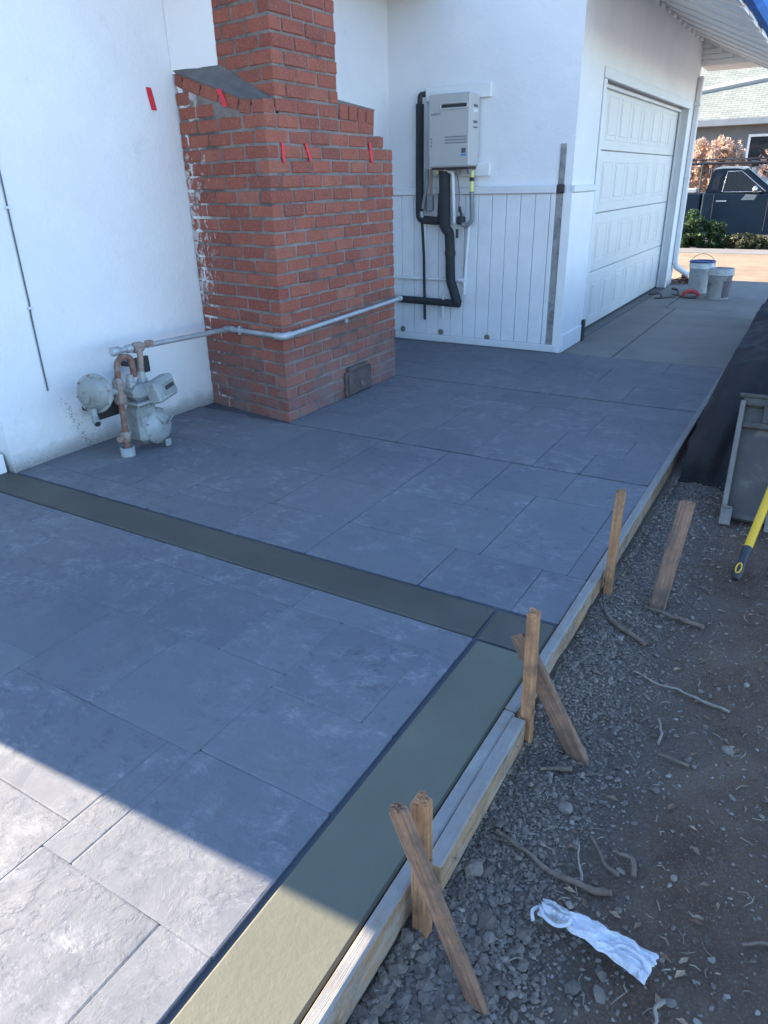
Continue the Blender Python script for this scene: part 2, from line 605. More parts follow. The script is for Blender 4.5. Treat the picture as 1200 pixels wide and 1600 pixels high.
M['worn'] = simple('bare_weathered_wood', (.27, .26, .25), .9, .35, 14, 0, 60, .003, (.1, .1, .1), 9, .56)
M['heater'] = simple('heater_case_paint', (.43, .425, .41), .45, .03, 4)
M['heater_side'] = simple('heater_side_paint', (.50, .50, .485), .45, .03, 4)
M['dark'] = simple('dark_recess', (.03, .03, .032), .6, .2)
M['foam'] = simple('black_foam', (.028, .03, .034), .8, .25, 10, 0, 70, .003)
M['galv'] = simple('galvanised_pipe', (.36, .38, .40), .5, .15, 12, .35, 50, .0008, (.22, .20, .19), 10, .6)
M['pvc'] = simple('white_pipe', (.66, .67, .69), .45, .08, 8)
M['greyflex'] = simple('grey_flex', (.2, .21, .22), .5, .15, 20)
M['yellowflex'] = simple('yellow_flex', (.62, .64, .22), .4, .1, 20)
M['brass'] = simple('brass', (.42, .33, .2), .4, .2, 20, .6)
M['rust'] = simple('rusty_pipe', (.28, .20, .16), .8, .3, 25, .1, 70, .002, (.30, .30, .29), 14, .52)
M['rustpipe'] = simple('red_rust_pipe', (.20, .10, .075), .85, .3, 25, .1, 70, .002, (.25, .22, .2), 14, .56)
M['meter'] = simple('meter_grey_paint', (.25, .27, .26), .55, .2, 9, .1, 60, .0015, (.17, .16, .14), 12, .54)
M['meter_l'] = simple('meter_light_paint', (.29, .31, .31), .55, .2, 9, .1, 60, .0015, (.40, .40, .38), 14, .55)
M['glass'] = simple('dark_glass', (.02, .025, .03), .08, .1)
M['metal_dark'] = simple('dark_sheet_metal', (.045, .043, .045), .6, .3, 8, .3, 30, .002, (.1, .07, .05), 12, .58)
M['rust_plate'] = simple('rusty_plate', (.10, .075, .068), .8, .35, 8, .1, 40, .003, (.17, .14, .12), 9, .52)
M['red'] = simple('red_marking', (.62, .03, .05), .6, .12, 30)
M['redtool'] = simple('red_plastic', (.45, .05, .05), .5, .2, 20)
M['blacktool'] = simple('black_tool', (.03, .03, .035), .5, .2, 20)
M['cable'] = simple('grey_cable', (.10, .12, .13), .6, .3, 20)
M['wood'] = mk_wood('form_lumber', (.26, .165, .095), (.44, .30, .185), .9, .7)
M['stake'] = mk_wood('stake_lumber', (.29, .145, .07), (.47, .26, .14), 0, .7)
M['stake_dark'] = mk_wood('dark_stake_lumber', (.17, .098, .065), (.32, .19, .125), 0, .8)
M['dirt'] = mk_dirt()
M['gravel'] = mk_pebble('gravel', (.14, .112, .09), (.285, .238, .196))
M['pebble'] = mk_pebble('pebble', (.13, .10, .08), (.38, .33, .28))
M['twig'] = simple('dry_twig', (.155, .112, .082), .85, .3, 30, 0, 90, .002)
M['straw'] = simple('straw', (.26, .22, .17), .8, .25, 30)
M['cloth'] = simple('white_cloth', (.58, .59, .62), .9, .12, 20, 0, 160, .003, (.36, .35, .35), 14, .52)
M['tarp'] = simple('black_tarp', (.016, .0135, .015), .85, .4, 5, 0, 60, .003, (.024, .020, .019), 5, .52)
M['panel'] = simple('steel_panel', (.068, .060, .051), .75, .3, 6, .1, 40, .002, (.13, .115, .098), 6, .52)
M['panel_edge'] = simple('panel_edge_wood', (.17, .15, .13), .75, .25, 9, 0, 40, .002)
M['yellow'] = simple('yellow_fibreglass', (.72, .42, .02), .4, .08, 14)
M['bucket'] = simple('bucket_plastic', (.60, .61, .62), .45, .08, 9, 0, 0, 0, (.33, .32, .30), 11, .54)
M['bucket2'] = simple('dirty_bucket_plastic', (.44, .44, .45), .6, .2, 9, 0, 0, 0, (.22, .21, .20), 9, .48)
M['blue_rim'] = simple('blue_plastic', (.03, .06, .22), .45, .1, 9)
M['label_dark'] = simple('dark_label', (.09, .08, .10), .6, .3, 30)
M['soffit'] = simple('soffit_paint', (.80, .80, .81), .6, .05, 3)
M['soffit_bounce'] = simple('eave_end_bounce_tint', (.80, .78, .75), .6, .05, 3)  # soffit paint with the warm ground bounce put into its colour
M['bluepaint'] = simple('blue_gutter_paint', (.04, .17, .50), .7, .2, 6)
M['bluepaint'].node_tree.nodes['Principled BSDF'].inputs['Specular IOR Level'].default_value = .08
M['roof'] = mk_shingle('roof_shingle', (.16, .15, .14), (.22, .21, .20), 1)
M['nroof'] = mk_shingle('pale_green_shingle', (.20, .22, .195), (.30, .315, .28))
M['nwall'] = simple('neighbour_wall', (.16, .16, .175), .8, .15, 2)
M['ntrim'] = simple('neighbour_trim', (.34, .33, .32), .6, .1, 2)
M['truck'] = simple('dark_blue_car_paint', (.010, .022, .038), .35, .1, 2)
M['truck'].node_tree.nodes['Principled BSDF'].inputs['Specular IOR Level'].default_value = .25
M['truck_roof'] = simple('pale_paint_and_highlight', (.55, .53, .50), .3, .05, 2)  # pale toolbox paint; the cab roof's sun highlight is put into this colour
M['chrome'] = simple('chrome_trim', (.6, .6, .6), .25, .1, 10, .8)
M['tyre'] = simple('tyre_rubber', (.02, .02, .02), .8, .2, 20)
M['rim'] = simple('wheel_rim', (.3, .3, .3), .35, .1, 10, .7)
M['asphalt'] = mk_conc('asphalt', (.045, .045, .047), (.06, .06, .06), 5, .9)
M['leaf_green'] = mk_leaf('green_leaves', [(.018, .045, .022), (.035, .075, .028), (.09, .12, .04)], .25)
M['leaf_olive'] = mk_leaf('olive_leaves', [(.03, .045, .02), (.06, .07, .03), (.24, .21, .11)], .3)
M['leaf_red'] = mk_leaf('autumn_leaves', [(.52, .33, .23), (.66, .48, .35), (.40, .29, .27)], .35)
M['leaf_dry'] = mk_leaf('dry_leaves', [(.25, .14, .08), (.12, .07, .05), (.4, .28, .18)], .1)
M['bark'] = simple('bark', (.10, .07, .05), .9, .3, 10, 0, 30, .01)
M['sticker_blue'] = simple('blue_sticker', (.06, .25, .55), .5, .1)
M['ink'] = simple('grey_ink', (.12, .12, .14), .6, .1)

# ------------------------------------------------------------------ ground sheet


def dirt_z(x, y):
    z = -.115
    w = 1.0
    if -3 < y < .62 and -.5 < x < 12:
        f = MN.fractal(Vector((x * 2.2, y * 2.2, 3.1)), 1.0, 2.0, 4)
        f2 = MN.noise(Vector((x * 9, y * 9, 7.7)))
        f3 = MN.noise(Vector((x * 26, y * 26, 1.7)))
        z += .030 * f + .011 * f2 + .006 * f3
        b = max(0, min(1, (y - .15) / .35))
        z += b * .02
        z -= .04 * max(0, min(1, (1.35 - x) / .5))
        z = min(z, -.055)
        if y > .50: z = max(z, -.088 - .03 * max(0, min(1, (1.35 - x) / .5)))
    elif x > 12:
        z = -.06 - max(0, min(1, (x - 18.2) / 2)) * .22 + .012 * MN.noise(Vector((x * 1.7, y * 1.7, 0)))
    else:
        z = -.16
    if y >= .60 and -3 < x < 12.25 and y < 12: z = -.30
    return z


def grid_sheet(name, xs, ys, fz, mat):
    vs = [(x, y, fz(x, y)) for x in xs for y in ys]
    ny = len(ys)
    fs = [(i * ny + j, (i + 1) * ny + j, (i + 1) * ny + j + 1, i * ny + j + 1) for i in range(len(xs) - 1) for j in range(ny - 1)]
    me = bpy.data.meshes.new(name)
    me.from_pydata(vs, [], fs)
    me.polygons.foreach_set('use_smooth', [True] * len(fs))
    me.materials.append(mat)
    o = bpy.data.objects.new(name, me)
    COL.objects.link(o)
    return o


xs = [-900, -300, -100, -40, -15, -6, -3, -1.5, -.6, 0, .3] + list(np.arange(.45, 5.6, .026)) + list(np.arange(5.7, 12.2, .25)) + [12.2, 12.24, 12.3] + list(np.arange(12.6, 19, .3)) + [19.5, 20, 20.5, 22, 26, 30, 40, 70, 150, 400, 900]
ys = [-900, -300, -100, -40, -15, -8, -4, -3, -2.2] + list(np.arange(-1.7, -.6, .1)) + list(np.arange(-.6, .53, .026)) + [.545, .57, .595, .61, .8, 1.2, 1.7, 2.2, 2.8, 3.4, 4, 5, 7, 9, 12, 12.1, 20, 50, 120, 300, 900]
g = grid_sheet('dirt_ground', xs, ys, dirt_z, M['dirt'])
g['kind'] = 'structure'

# ------------------------------------------------------------------ stamped patio
PAD_Y0 = .588
mb = MB()
mb.box((-2.5, PAD_Y0, -.28), (12.22, 3.95, -.011))
patio = mb.build('stamped_patio', M['joint'], kind='structure')

T = [
    # near panel
    (1.77, 1.915, .82, 1.50), (1.77, 1.915, 1.50, 2.33), (1.77, 1.915, 2.33, 3.1), (1.77, 1.915, 3.1, 3.86),
    (1.43, 1.77, 1.27, 1.56), (1.43, 1.77, 1.56, 1.96), (1.43, 1.77, 1.96, 2.82), (1.43, 1.77, 2.82, 3.86),
    (1.36, 1.77, .93, 1.27), (1.36, 1.77, .82, .93),
    (1.02, 1.43, 1.27, 1.72), (1.02, 1.43, 1.72, 2.08), (1.09, 1.43, 2.08, 2.82), (1.09, 1.43, 2.82, 3.86),
    (1.04, 1.36, .82, 1.27),
    (.61, 1.04, .82, 1.27), (.69, 1.02, 1.375, 2.08), (.69, 1.09, 2.08, 2.8), (.69, 1.09, 2.8, 3.86),
    (.61, 1.02, 1.27, 1.375),
    (.1, .61, .82, .97), (.1, .61, .97, 1.375), (.22, .69, 1.375, 1.98), (.22, .69, 1.98, 2.7), (.22, .69, 2.7, 3.86), (.61, .69, 1.375, 1.376),
    (-.5, .1, .82, 1.375), (-.5, .22, 1.375, 2.1), (-.5, .22, 2.1, 3.86), (-2.4, -.5, .82, 1.6), (-2.4, -.5, 1.6, 2.6), (-2.4, -.5, 2.6, 3.86),
    # middle panel
    (2.14, 2.49, PAD_Y0, .77), (2.14, 2.49, .77, 1.16), (2.14, 2.49, 1.16, 1.72), (2.14, 2.49, 1.72, 2.2), (2.14, 2.36, 2.2, 2.70),
    (2.14, 2.30, 2.70, 3.22), (2.14, 2.30, 3.22, 3.65), (2.14, 2.30, 3.65, 3.755), (2.36, 2.49, 2.2, 2.70),
    (2.30, 2.61, 2.70, 3.02), (2.30, 2.61, 3.02, 3.38), (2.30, 2.61, 3.38, 3.755),
    (2.49, 3.19, PAD_Y0, .67), (2.49, 3.19, .67, 1.05), (2.49, 2.92, 1.05, 1.72), (2.49, 2.92, 1.72, 2.18), (2.49, 2.92, 2.18, 2.70),
    (2.61, 3.02, 2.70, 3.3), (2.61, 3.02, 3.3, 3.755),
    (3.19, 3.571, PAD_Y0, .95), (3.19, 3.571, .95, 1.33), (2.92, 3.19, 1.05, 1.33), (2.92, 3.571, 1.33, 1.72),
    (2.92, 3.43, 1.72, 2.18), (3.43, 3.571, 1.72, 2.18), (2.92, 3.571, 2.18, 2.70), (3.02, 3.571, 2.70, 3.3), (3.02, 3.40, 3.3, 3.755), (3.40, 3.60, 3.3, 3.755),
    # chimney panel
    (3.587, 3.91, PAD_Y0, .95), (3.587, 3.91, .95, 1.22), (3.587, 4.24, 1.22, 1.60), (3.587, 3.91, 1.60, 2.1), (3.587, 3.91, 2.1, 2.925),
    (3.91, 4.24, PAD_Y0, .8), (3.91, 4.24, .8, 1.22), (3.91, 4.4, 1.60, 2.0), (3.91, 4.4, 2.0, 2.5), (3.91, 4.4, 2.5, 2.925),
    (4.24, 4.7, PAD_Y0, 1.1), (4.24, 4.7, 1.1, 1.6), (4.4, 4.7, 1.6, 2.2), (4.4, 4.7, 2.2, 2.925),
    (4.7, 5.021, PAD_Y0, 1.4), (4.7, 5.021, 1.4, 1.9), (4.7, 5.021, 1.9, 2.4), (4.7, 5.021, 2.4, 2.925),
    # far panel
    (5.036, 5.5, PAD_Y0, 1.1), (5.036, 5.5, 1.1, 1.9), (5.036, 5.5, 1.9, 2.5), (5.036, 5.5, 2.5, 3.1), (5.036, 5.5, 3.1, 3.755),
    (5.5, 5.95, PAD_Y0, 1.4), (5.5, 5.95, 1.4, 2.0), (5.5, 5.95, 2.0, 2.8), (5.5, 5.95, 2.8, 3.755),
    (5.95, 6.385, PAD_Y0, 1.0), (5.95, 6.385, 1.0, 1.7), (5.95, 6.385, 1.7, 2.3), (5.95, 6.385, 2.3, 3.0), (5.95, 6.385, 3.0, 3.755),
]
for (a, b, c, d) in T:
    if d - c < .03: continue
    j = .0 if a < 2.1 else .0012
    bv_ = random.choice((.004, .005, .006))
    mb = MB()
    mb.box((a + j, c + j, -.02), (b - j, d - j, random.uniform(-.0006, .0006)), bv_)
    tz_ = max(v[2] for v in mb.v)
    mb.v = [(v[0], v[1], tz_ - .0017 if abs(v[2] - tz_ + bv_) < 1e-4 else v[2]) for v in mb.v]
    mb.v = [(v[0] + random.uniform(-.0012, .0012), v[1] + random.uniform(-.0012, .0012), v[2]) for v in mb.v]
    mb.build('paver', M['tile'], patio)
# smooth border bands
for lo, hi in (((1.925, .824, -.02), (2.125, 3.86, .001)), ((1.925, PAD_Y0, -.02), (2.125, .812, .001)), ((-2.4, PAD_Y0, -.02), (1.910, .803, .001))):
    mb = MB(); mb.box(lo, hi, .007)
    mb.build('border_band', M['band'] if lo[0] < 0 else M['cross_band'], patio)
# older drive concrete before the garage door
for lo, hi in (((6.402, PAD_Y0, -.02), (9.3, 1.515, .0)), ((9.308, PAD_Y0, -.02), (12.2, 1.63, .0)), ((6.402, 1.525, -.02), (9.3, 1.985, .0)), ((9.308, 1.64, -.02), (12.2, 1.985, .0))):
    mb = MB(); mb.box(lo, hi, .005)
    mb.build('drive_panel', M['drive'], patio)
mb = MB(); mb.box((7.06, 1.995, -.03), (11.1, 2.16, -.004), .003)
mb.build('door_threshold', M['drive_dark'], patio)

# ------------------------------------------------------------------ house
house = thing('house', 'white stucco house with attached garage beside the patio', 'house', (6.4, 4.5, 0))
WT = 3.12
mb = MB()
mb.box((2.13, 3.76, -.1), (6.62, 4.0, WT))
mb.box((.685, 3.88, -.1), (2.13, 4.0, WT))
mb.box((.685, 4.0, -.1), (.885, 9.8, WT))
mb.build('stucco_wall', M['stucco'], house)
mb = MB()
mb.box((6.4, 2.0, -.05), (6.6, 3.76, WT + .6))
mb.build('upper_wall', M['stucco'], house)
mb = MB()       # garage wall around the door
mb.box((6.6, 2.0, -.05), (7.05, 2.2, WT))
mb.box((7.05, 2.0, 2.30), (11.12, 2.2, WT))
mb.box((11.12, 2.0, -.05), (11.55, 2.2, WT))
mb.box((11.35, 2.2, -.05), (11.55, 9.5, WT))
mb.build('garage_wall', M['stucco'], house)
mb = MB(); mb.box((.885, 9.6, -.1), (11.35, 9.8, WT)); mb.build('rear_wall', M['stucco'], house)
mb = MB(); mb.box((1.2, 3.80, 0.0), (2.112, 3.88, .11), .004); mb.build('door_sill', M['white'], house)
# wainscot on the heater wall
yb = 3.755
w = .1322
k = 0
while yb - w > 2.07:
    mb = MB(); mb.box((6.376, yb - w + .0022, .07), (6.402, yb - .0022, 1.335), .003)
    mb.build('wall_board', M['white_board'], house)
    yb -= w; k += 1
mb = MB(); mb.box((6.376, 2.125, .07), (6.402, yb - .003, 1.335), .003); mb.build('wall_board', M['white_board'], house)
mb = MB(); mb.box((6.352, 2.12, 1.337), (6.402, 3.755, 1.40), .006); mb.build('dado_rail', M['trim'], house)
mb = MB(); mb.box((6.36, 2.02, 0.003), (6.402, 3.755, .068), .006); mb.build('base_board', M['trim'], house)
mb = MB(); mb.box((6.384, 2.062, .07), (6.403, 2.118, 1.36), .003)
mb.box((6.388, 2.066, 1.36), (6.403, 2.116, 1.71), .003)
mb.build('corner_strip', M['worn'], house)
mb = MB(); mb.box((6.362, 2.05, 1.335), (6.38, 2.118, 1.405), .01); mb.build('rotten_rail_end', M['metal_dark'], house)
mb = MB(); mb.box((6.374, 1.982, .0), (6.402, 2.06, 1.338), .003); mb.box((6.402, 1.982, 0.0), (7.03, 2.002, 1.338), .003)
mb.build('corner_board', M['white'], house)
mb = MB(); mb.box((6.385, 1.965, 1.34), (7.035, 2.002, 1.395), .006); mb.build('dado_rail', M['trim'], house)
mb = MB(); mb.box((6.39, 1.972, .003), (6.98, 1.984, .16), .004); mb.build('base_board', M['white'], house)
mb = MB(); mb.box((6.99, 1.955, 0), (7.045, 1.998, .2), .004); mb.build('jamb_foot', M['metal_dark'], house)
# garage door frame
mb = MB()
mb.box((7.055, 1.985, .0), (7.13, 2.002, 2.22), .004)
mb.box((11.04, 1.985, .0), (11.115, 2.002, 2.22), .004)
mb.box((7.055, 1.985, 2.225), (11.115, 2.002, 2.31), .004)
mb.build('door_trim', M['trim'], house)
mb = MB()
mb.box((7.053, 2.004, .0), (7.10, 2.17, 2.296), .003)
mb.box((11.07, 2.004, .0), (11.117, 2.17, 2.296), .003)
mb.box((7.10, 2.004, 2.24), (11.07, 2.17, 2.296), .003)
mb.box((7.10, 2.075, 0.0), (7.135, 2.10, 2.22), .003)
mb.box((11.035, 2.075, 0.0), (11.07, 2.10, 2.22), .003)
mb.box((7.135, 2.075, 2.19), (11.035, 2.10, 2.22), .003)
mb.build('door_jamb', M['trim'], house)
DX0, DX1 = 7.10, 11.07
SH = 2.235 / 4
for i in range(4):
    mb = MB(); mb.box((DX0 + .003, 2.115, .012 + i * SH), (DX1 - .003, 2.16, .012 + (i + 1) * SH - .006), .006)
    sec = mb.build('door_section', M['door'], house)
    pw = (DX1 - DX0 - .12) / 8
    for j in range(8):
        x0 = DX0 + .06 + j * pw
        mb = MB()
        x0 += .045; x1 = x0 + pw - .09
        z0 = .012 + i * SH + .085; z1 = .012 + (i + 1) * SH - .095
        # raised frame and field of a stamped steel panel
        mb.box((x0, 2.1115, z0), (x1, 2.117, z0 + .016), .004)
        mb.box((x0, 2.1115, z1 - .016), (x1, 2.117, z1), .004)
        mb.box((x0, 2.1115, z0 + .017), (x0 + .016, 2.117, z1 - .017), .004)
        mb.box((x1 - .016, 2.1115, z0 + .017), (x1, 2.117, z1 - .017), .004)
        mb.box((x0 + .045, 2.110, z0 + .045), (x1 - .045, 2.117, z1 - .045), .008)
        mb.build('raised_panel', M['door'], sec)
mb = MB(); mb.box((DX0, 2.11, .0), (DX1, 2.155, .013), .003); mb.build('door_seal', M['dark'], house)
# roofs: main gable (ridge along x) and garage wing
mb = MB()
mb.prism([(.685, 3.20, 2.93), (.685, 7.0, 4.55), (.685, 10.4, 2.93), (.685, 10.4, 3.05), (.685, 7.0, 4.69), (.685, 3.20, 3.05)], (5.715, 0, 0))
mb.build('roof', M['roof'], house)
mb = MB()
mb.prism([(.70, 4.0, WT), (.70, 9.6, WT), (.70, 7.0, 4.5)], (.15, 0, 0))
mb.build('gable_wall', M['stucco'], house)
EY, EZ, SL = 2.0, 3.04, .457
mb = MB()
def ez(y): return EZ - SL * (EY - y)
mb.prism([(6.1, .93, ez(.93) + .03), (6.1, 6.4, ez(6.4) + .03), (6.1, 10.4, ez(6.4) - 1.8), (6.1, 10.4, ez(6.4) - 1.65), (6.1, 6.4, ez(6.4) + .17), (6.1, .93, ez(.93) + .17)], (6.05, 0, 0))
mb.build('garage_roof', M['roof'], house)
x = 6.1
k = 0
while x < 11.49:        # sloped eave boards seen from below
    w = .29
    x1 = min(x + w - .012, 11.5)
    mb = MB()
    d = 0.0 if k % 2 else .012
    ye = .925 - .02 * random.random()
    mb.prism([(x, 1.998, ez(2.0) - d), (x, 1.998, ez(2.0) + .024), (x, ye, ez(ye) + .024), (x, ye, ez(ye) - d)], (x1 - x, 0, 0))
    mb.build('soffit_board', M['soffit'], house)
    x += w; k += 1
for i in range(11):     # small blocks where the boards meet the wall
    xx = 8.5 + i * .29
    mb = MB(); mb.box((xx, 1.965, ez(2.0) - .055), (xx + .13, 1.998, ez(2.0) - .02), .004)
    mb.build('frieze_block', M['soffit'], house)
# gutter along the outer eave
prof = [(.915, 2.545), (.915, 2.74), (.81, 2.77), (.80, 2.75), (.81, 2.69), (.835, 2.64), (.83, 2.59), (.86, 2.545)]
mb = MB(); mb.prism([(5.9, y, z + .02) for y, z in prof], (6.25, 0, 0))
mb.build('gutter', M['bluepaint'], house)
# boxed eave return past the garage corner
zz = 2.745
mb = MB(); mb.prism([(11.528, 2.0, zz), (11.528, 1.37, zz), (11.528, 2.0, ez(2.0) - .01)], (.03, 0, 0)); mb.build('return_backing', M['soffit_bounce'], house)
for i in range(5):
    z0 = zz + .062 * i; z1 = z0 + .058
    y0 = EY - (EZ - z1) / SL + .01
    if y0 > 1.96: break
    mb = MB(); mb.box((11.502 + .004 * (i % 2), y0, z0), (11.53, 2.0, z1), .003)
    mb.build('return_board', M['soffit_bounce'], house)
mb = MB(); mb.box((11.53, .95, zz - .004), (12.15, 2.0, zz + .02)); mb.build('return_soffit', M['soffit_bounce'], house)
mb = MB(); mb.prism([(11.5, 2.0, ez(2.0) - .03), (11.5, .93, ez(.93) - .03), (11.5, .93, ez(.93) + .03), (11.5, 2.0, ez(2.0) + .03)], (.045, 0, 0)); mb.build('barge_board', M['soffit_bounce'], house)

# downspout at the garage corner
ds = thing('downspout', 'white metal downspout on the far corner of the garage', 'downspout', (11.5, 1.95, .1))
mb = MB(); mb.box((11.40, 1.93, .30), (11.47, 1.996, 2.62), .012); mb.build('pipe', M['trim'], ds)
mb = MB(); mb.tube([(11.435, 1.963, .31), (11.45, 1.94, .25), (11.62, 1.80, .13)], .042, 8); mb.build('elbow', M['trim'], ds)
for z in (1.42, 2.28):
    mb = MB(); mb.box((11.375, 1.922, z), (11.495, 1.999, z + .035), .004); mb.build('strap', M['trim'], ds)

# ------------------------------------------------------------------ brick chimney
chim = thing('brick_chimney', 'red brick chimney with stepped shoulder against the white wall', 'chimney', (4.3, 3.3, 0))
CX0, CX1, CY = 3.60, 5.03, 2.93
CH = .0803
JT = .013
BH = CH - JT
SK = .18        # the side face is out of square with the front
OFF = -.015


def sx(y): return CX0 + SK * (y - CY)


mb = MB()
i_ = .005
def core(x0, x1, z0, z1, y1, e=0.0):
    mb.prism([(x0 + i_, CY + i_ + e, z0), (x1 - i_, CY + i_ + e, z0), (x1 - i_, y1, z0), (x0 + i_ + SK * (y1 - CY), y1, z0)], (0, 0, z1 - z0))
core(CX0, CX1, -.02, 21 * CH + OFF - .004, 3.755)
core(CX0, 4.90, 21 * CH + OFF - .004, 22 * CH + OFF - .004, 3.75)
core(CX0, 4.785, 22 * CH + OFF - .004, 23 * CH + OFF - .004, 3.748, .001)
core(3.705, 4.35, 23 * CH + OFF - .004, 37 * CH, 3.745, .002)
vs_ = []
for (y, z) in ((CY + i_ + .002, 1.80), (3.74, 1.80), (3.74, 2.06), (3.33, 1.93), (3.15, 1.88), (CY + i_ + .002, 1.86)):
    vs_.append((sx(y) + i_, y, z))
mb.prism(vs_, (.13, 0, 0))
mb.build('mortar_core', M['mortar'], chim)
bcache = {}


def brick_mesh(lx, ly, lz, var, sh=0):
    k = (round(lx, 3), round(ly, 3), round(lz, 3), var, sh)
    if k not in bcache:
        rnd = random.Random(int(lx * 7919 + ly * 104729 + lz * 1299709) + var)
        mb = MB()
        mb.box((-lx / 2, -ly / 2, -lz / 2), (lx / 2, ly / 2, lz / 2), .0055)
        mb.v = [tuple(c + rnd.uniform(-.0022, .0022) for c in v) for v in mb.v]
        if sh == 1: mb.v = [(v[0] + SK * v[1], v[1], v[2]) for v in mb.v]
        if sh == 2: mb.v = [(v[0] + (SK * (v[1] + ly / 2) if v[0] < 0 else 0), v[1], v[2]) for v in mb.v]
        bcache[k] = mb.mesh('brick', M['brick'])
    return bcache[k]


def put_brick(c, size, rot=None, sh=0):
    me = brick_mesh(*size, random.randrange(5), sh)
    o = bpy.data.objects.new('brick', me)
    COL.objects.link(o)
    o.parent = chim
    o.location = Vector(c) - ORG[chim] + Vector((random.uniform(-.001, .001), random.uniform(-.0025, .0025), random.uniform(-.0015, .0015)))
    o.rotation_euler = rot if rot else (random.uniform(-.006, .006), random.uniform(-.011, .011), random.uniform(-.009, .009))
    return o


BL, BD = .203, .10


def course(k, x0, x1, y1, side=True, end_cut=True):
    z = k * CH + BH / 2 + .004 + OFF
    odd = k % 2
    fx = BL if odd else BD          # corner brick size along the front
    fy = BD if odd else BL
    put_brick((x0 + fx / 2, CY + fy / 2, z), (fx, fy, BH), (0, 0, 0), 2)
    x = x0 + fx + JT
    while x < x1 - .03:
        L = min(BL, x1 - x)
        rest = x1 - (x + L + JT)
        if 0 < rest < .04: L = x1 - x - (.06 + JT) if L > .15 else L
        put_brick((x + L / 2, CY + BD / 2, z), (L, BD, BH))
        x += L + JT
    if side:
        y = CY + fy + JT
        while y < y1 - .03:
            L = min(BL, y1 - y)
            put_brick((x0 + BD / 2 + SK * (y + L / 2 - CY), y + L / 2, z), (BD, L, BH), None, 1)
            y += L + JT


for k in range(0, 21): course(k, CX0, CX1, 3.755)
course(21, CX0, 4.90, 3.755)
course(22, CX0, 4.785, 3.755)
for k in range(23, 37): course(k, 3.705, 4.35, 3.44)
# cut courses and the tilted course under the left shoulder
for k, y0_ in ((23, 3.40), (24, 3.625)):
    y = y0_
    z = k * CH + BH / 2 + .004 + OFF
    while y < 3.72:
        L = min(BL * .8, 3.755 - y)
        put_brick((sx(y + L / 2) + BD / 2, y + L / 2, z), (BD, L, BH), None, 1)
        y += L + JT
for y, z, tl, L in ((2.982, 1.862, .06, .102), (3.095, 1.869, .12, .10), (3.235, 1.907, .30, .165), (3.41, 1.960, .31, .165), (3.585, 2.014, .31, .165), (3.71, 2.053, .31, .07)):
    put_brick((sx(y) + BD / 2 - .003, y, z), (BD, L, .07), (tl, 0, 0), 1)
# upright bricks of the right shoulder
for i in range(4):
    xx = 4.365 + i * .108
    put_brick((xx + .048, CY + .05, 1.874 - .004 * i), (.092, .1, .092), (0, .03 * i - .02, 0))
mb = MB()    # mortar washes
prof_ = [(2.945, 1.896, 1.903), (3.15, 1.922, 2.0), (3.33, 1.978, 2.09), (3.45, 2.016, 2.14), (3.752, 2.11, 2.25)]
vs = []
for (y, za, zb_) in prof_:
    xa = sx(y); xb = 3.712 + SK * (y - CY)
    vs += [(xa - .004, y, za), ((xa + xb) / 2, y, za * .55 + zb_ * .45), (xb, y, zb_), (xb, y, za - .05), (xa + .012, y, za - .03)]
fs = []
for q in range(4):
    for r_ in range(5):
        a_, b_ = q * 5 + r_, q * 5 + (r_ + 1) % 5
        fs.append((a_, b_, b_ + 5, a_ + 5))
fs += [(0, 1, 2, 3, 4), (20, 24, 23, 22, 21)]
mb.add(vs, fs)
mb.build('left_wash', M['wash'], chim)
mb = MB()
mb.add([(4.35, CY + .004, 1.94), (4.80, CY + .004, 1.91), (4.80, 3.75, 2.06), (4.35, 3.75, 2.13), (4.35, CY + .02, 1.815), (4.78, CY + .02, 1.815), (4.78, 3.75, 1.815), (4.35, 3.75, 1.815)],
       [(0, 1, 2, 3), (0, 4, 5, 1), (0, 3, 7, 4), (1, 5, 6, 2), (2, 6, 7, 3), (4, 7, 6, 5)])
mb.build('right_wash', M['wash'], chim)
mb = MB()    # stucco run up against the flue
mb.prism([(3.742, 3.757, 2.09), (3.788, 3.415, 2.06), (3.81, 3.42, 2.06), (3.87, 3.765, 2.09)], (0, 0, 1.0))
mb.build('stucco_fillet', M['stucco'], chim)
mb = MB(); mb.box((4.265, 2.905, .004), (4.61, 2.93, .185), .006); cd = mb.build('cleanout_frame', M['rust_plate'], chim)
mb = MB(); mb.box((4.285, 2.893, .016), (4.595, 2.907, .165), .005); mb.build('cleanout_door', M['rust_plate'], cd)
mb = MB(); mb.tube([(4.44, 2.895, .09), (4.44, 2.882, .09), (4.44, 2.882, .07)], .005, 6); mb.build('door_catch', M['rust'], cd)
mb = MB(); mb.box((4.30, 2.90, .187), (4.56, 2.932, .215), .004); mb.build('cleanout_lintel', M['rust_plate'], chim)

# red markings
def mark(c, n, w, h, ang, label, bend=0.0):
    """thin slash of red, on a plane with normal n"""
    n = Vector(n); upv = Vector((0, 0, 1)); s_ = upv.cross(n).normalized()
    c = Vector(c)
    mb = MB()
    L = []; Rr = []
    for i in range(5):
        t = i / 4 - .5
        ww = w * (1 - .35 * abs(t) * random.random())
        q = c + upv * (h * t) + s_ * (-math.tan(ang) * h * t + bend * math.sin(t * 5))
        L.append(q - s_ * ww / 2); Rr.append(q + s_ * ww / 2)
    poly = L + Rr[::-1]
    mb.prism(poly, n * .004)
    o = mb.build('red_mark', M['red'])
    tag(o, label, 'paint mark', 'red marks on the chimney and wall')


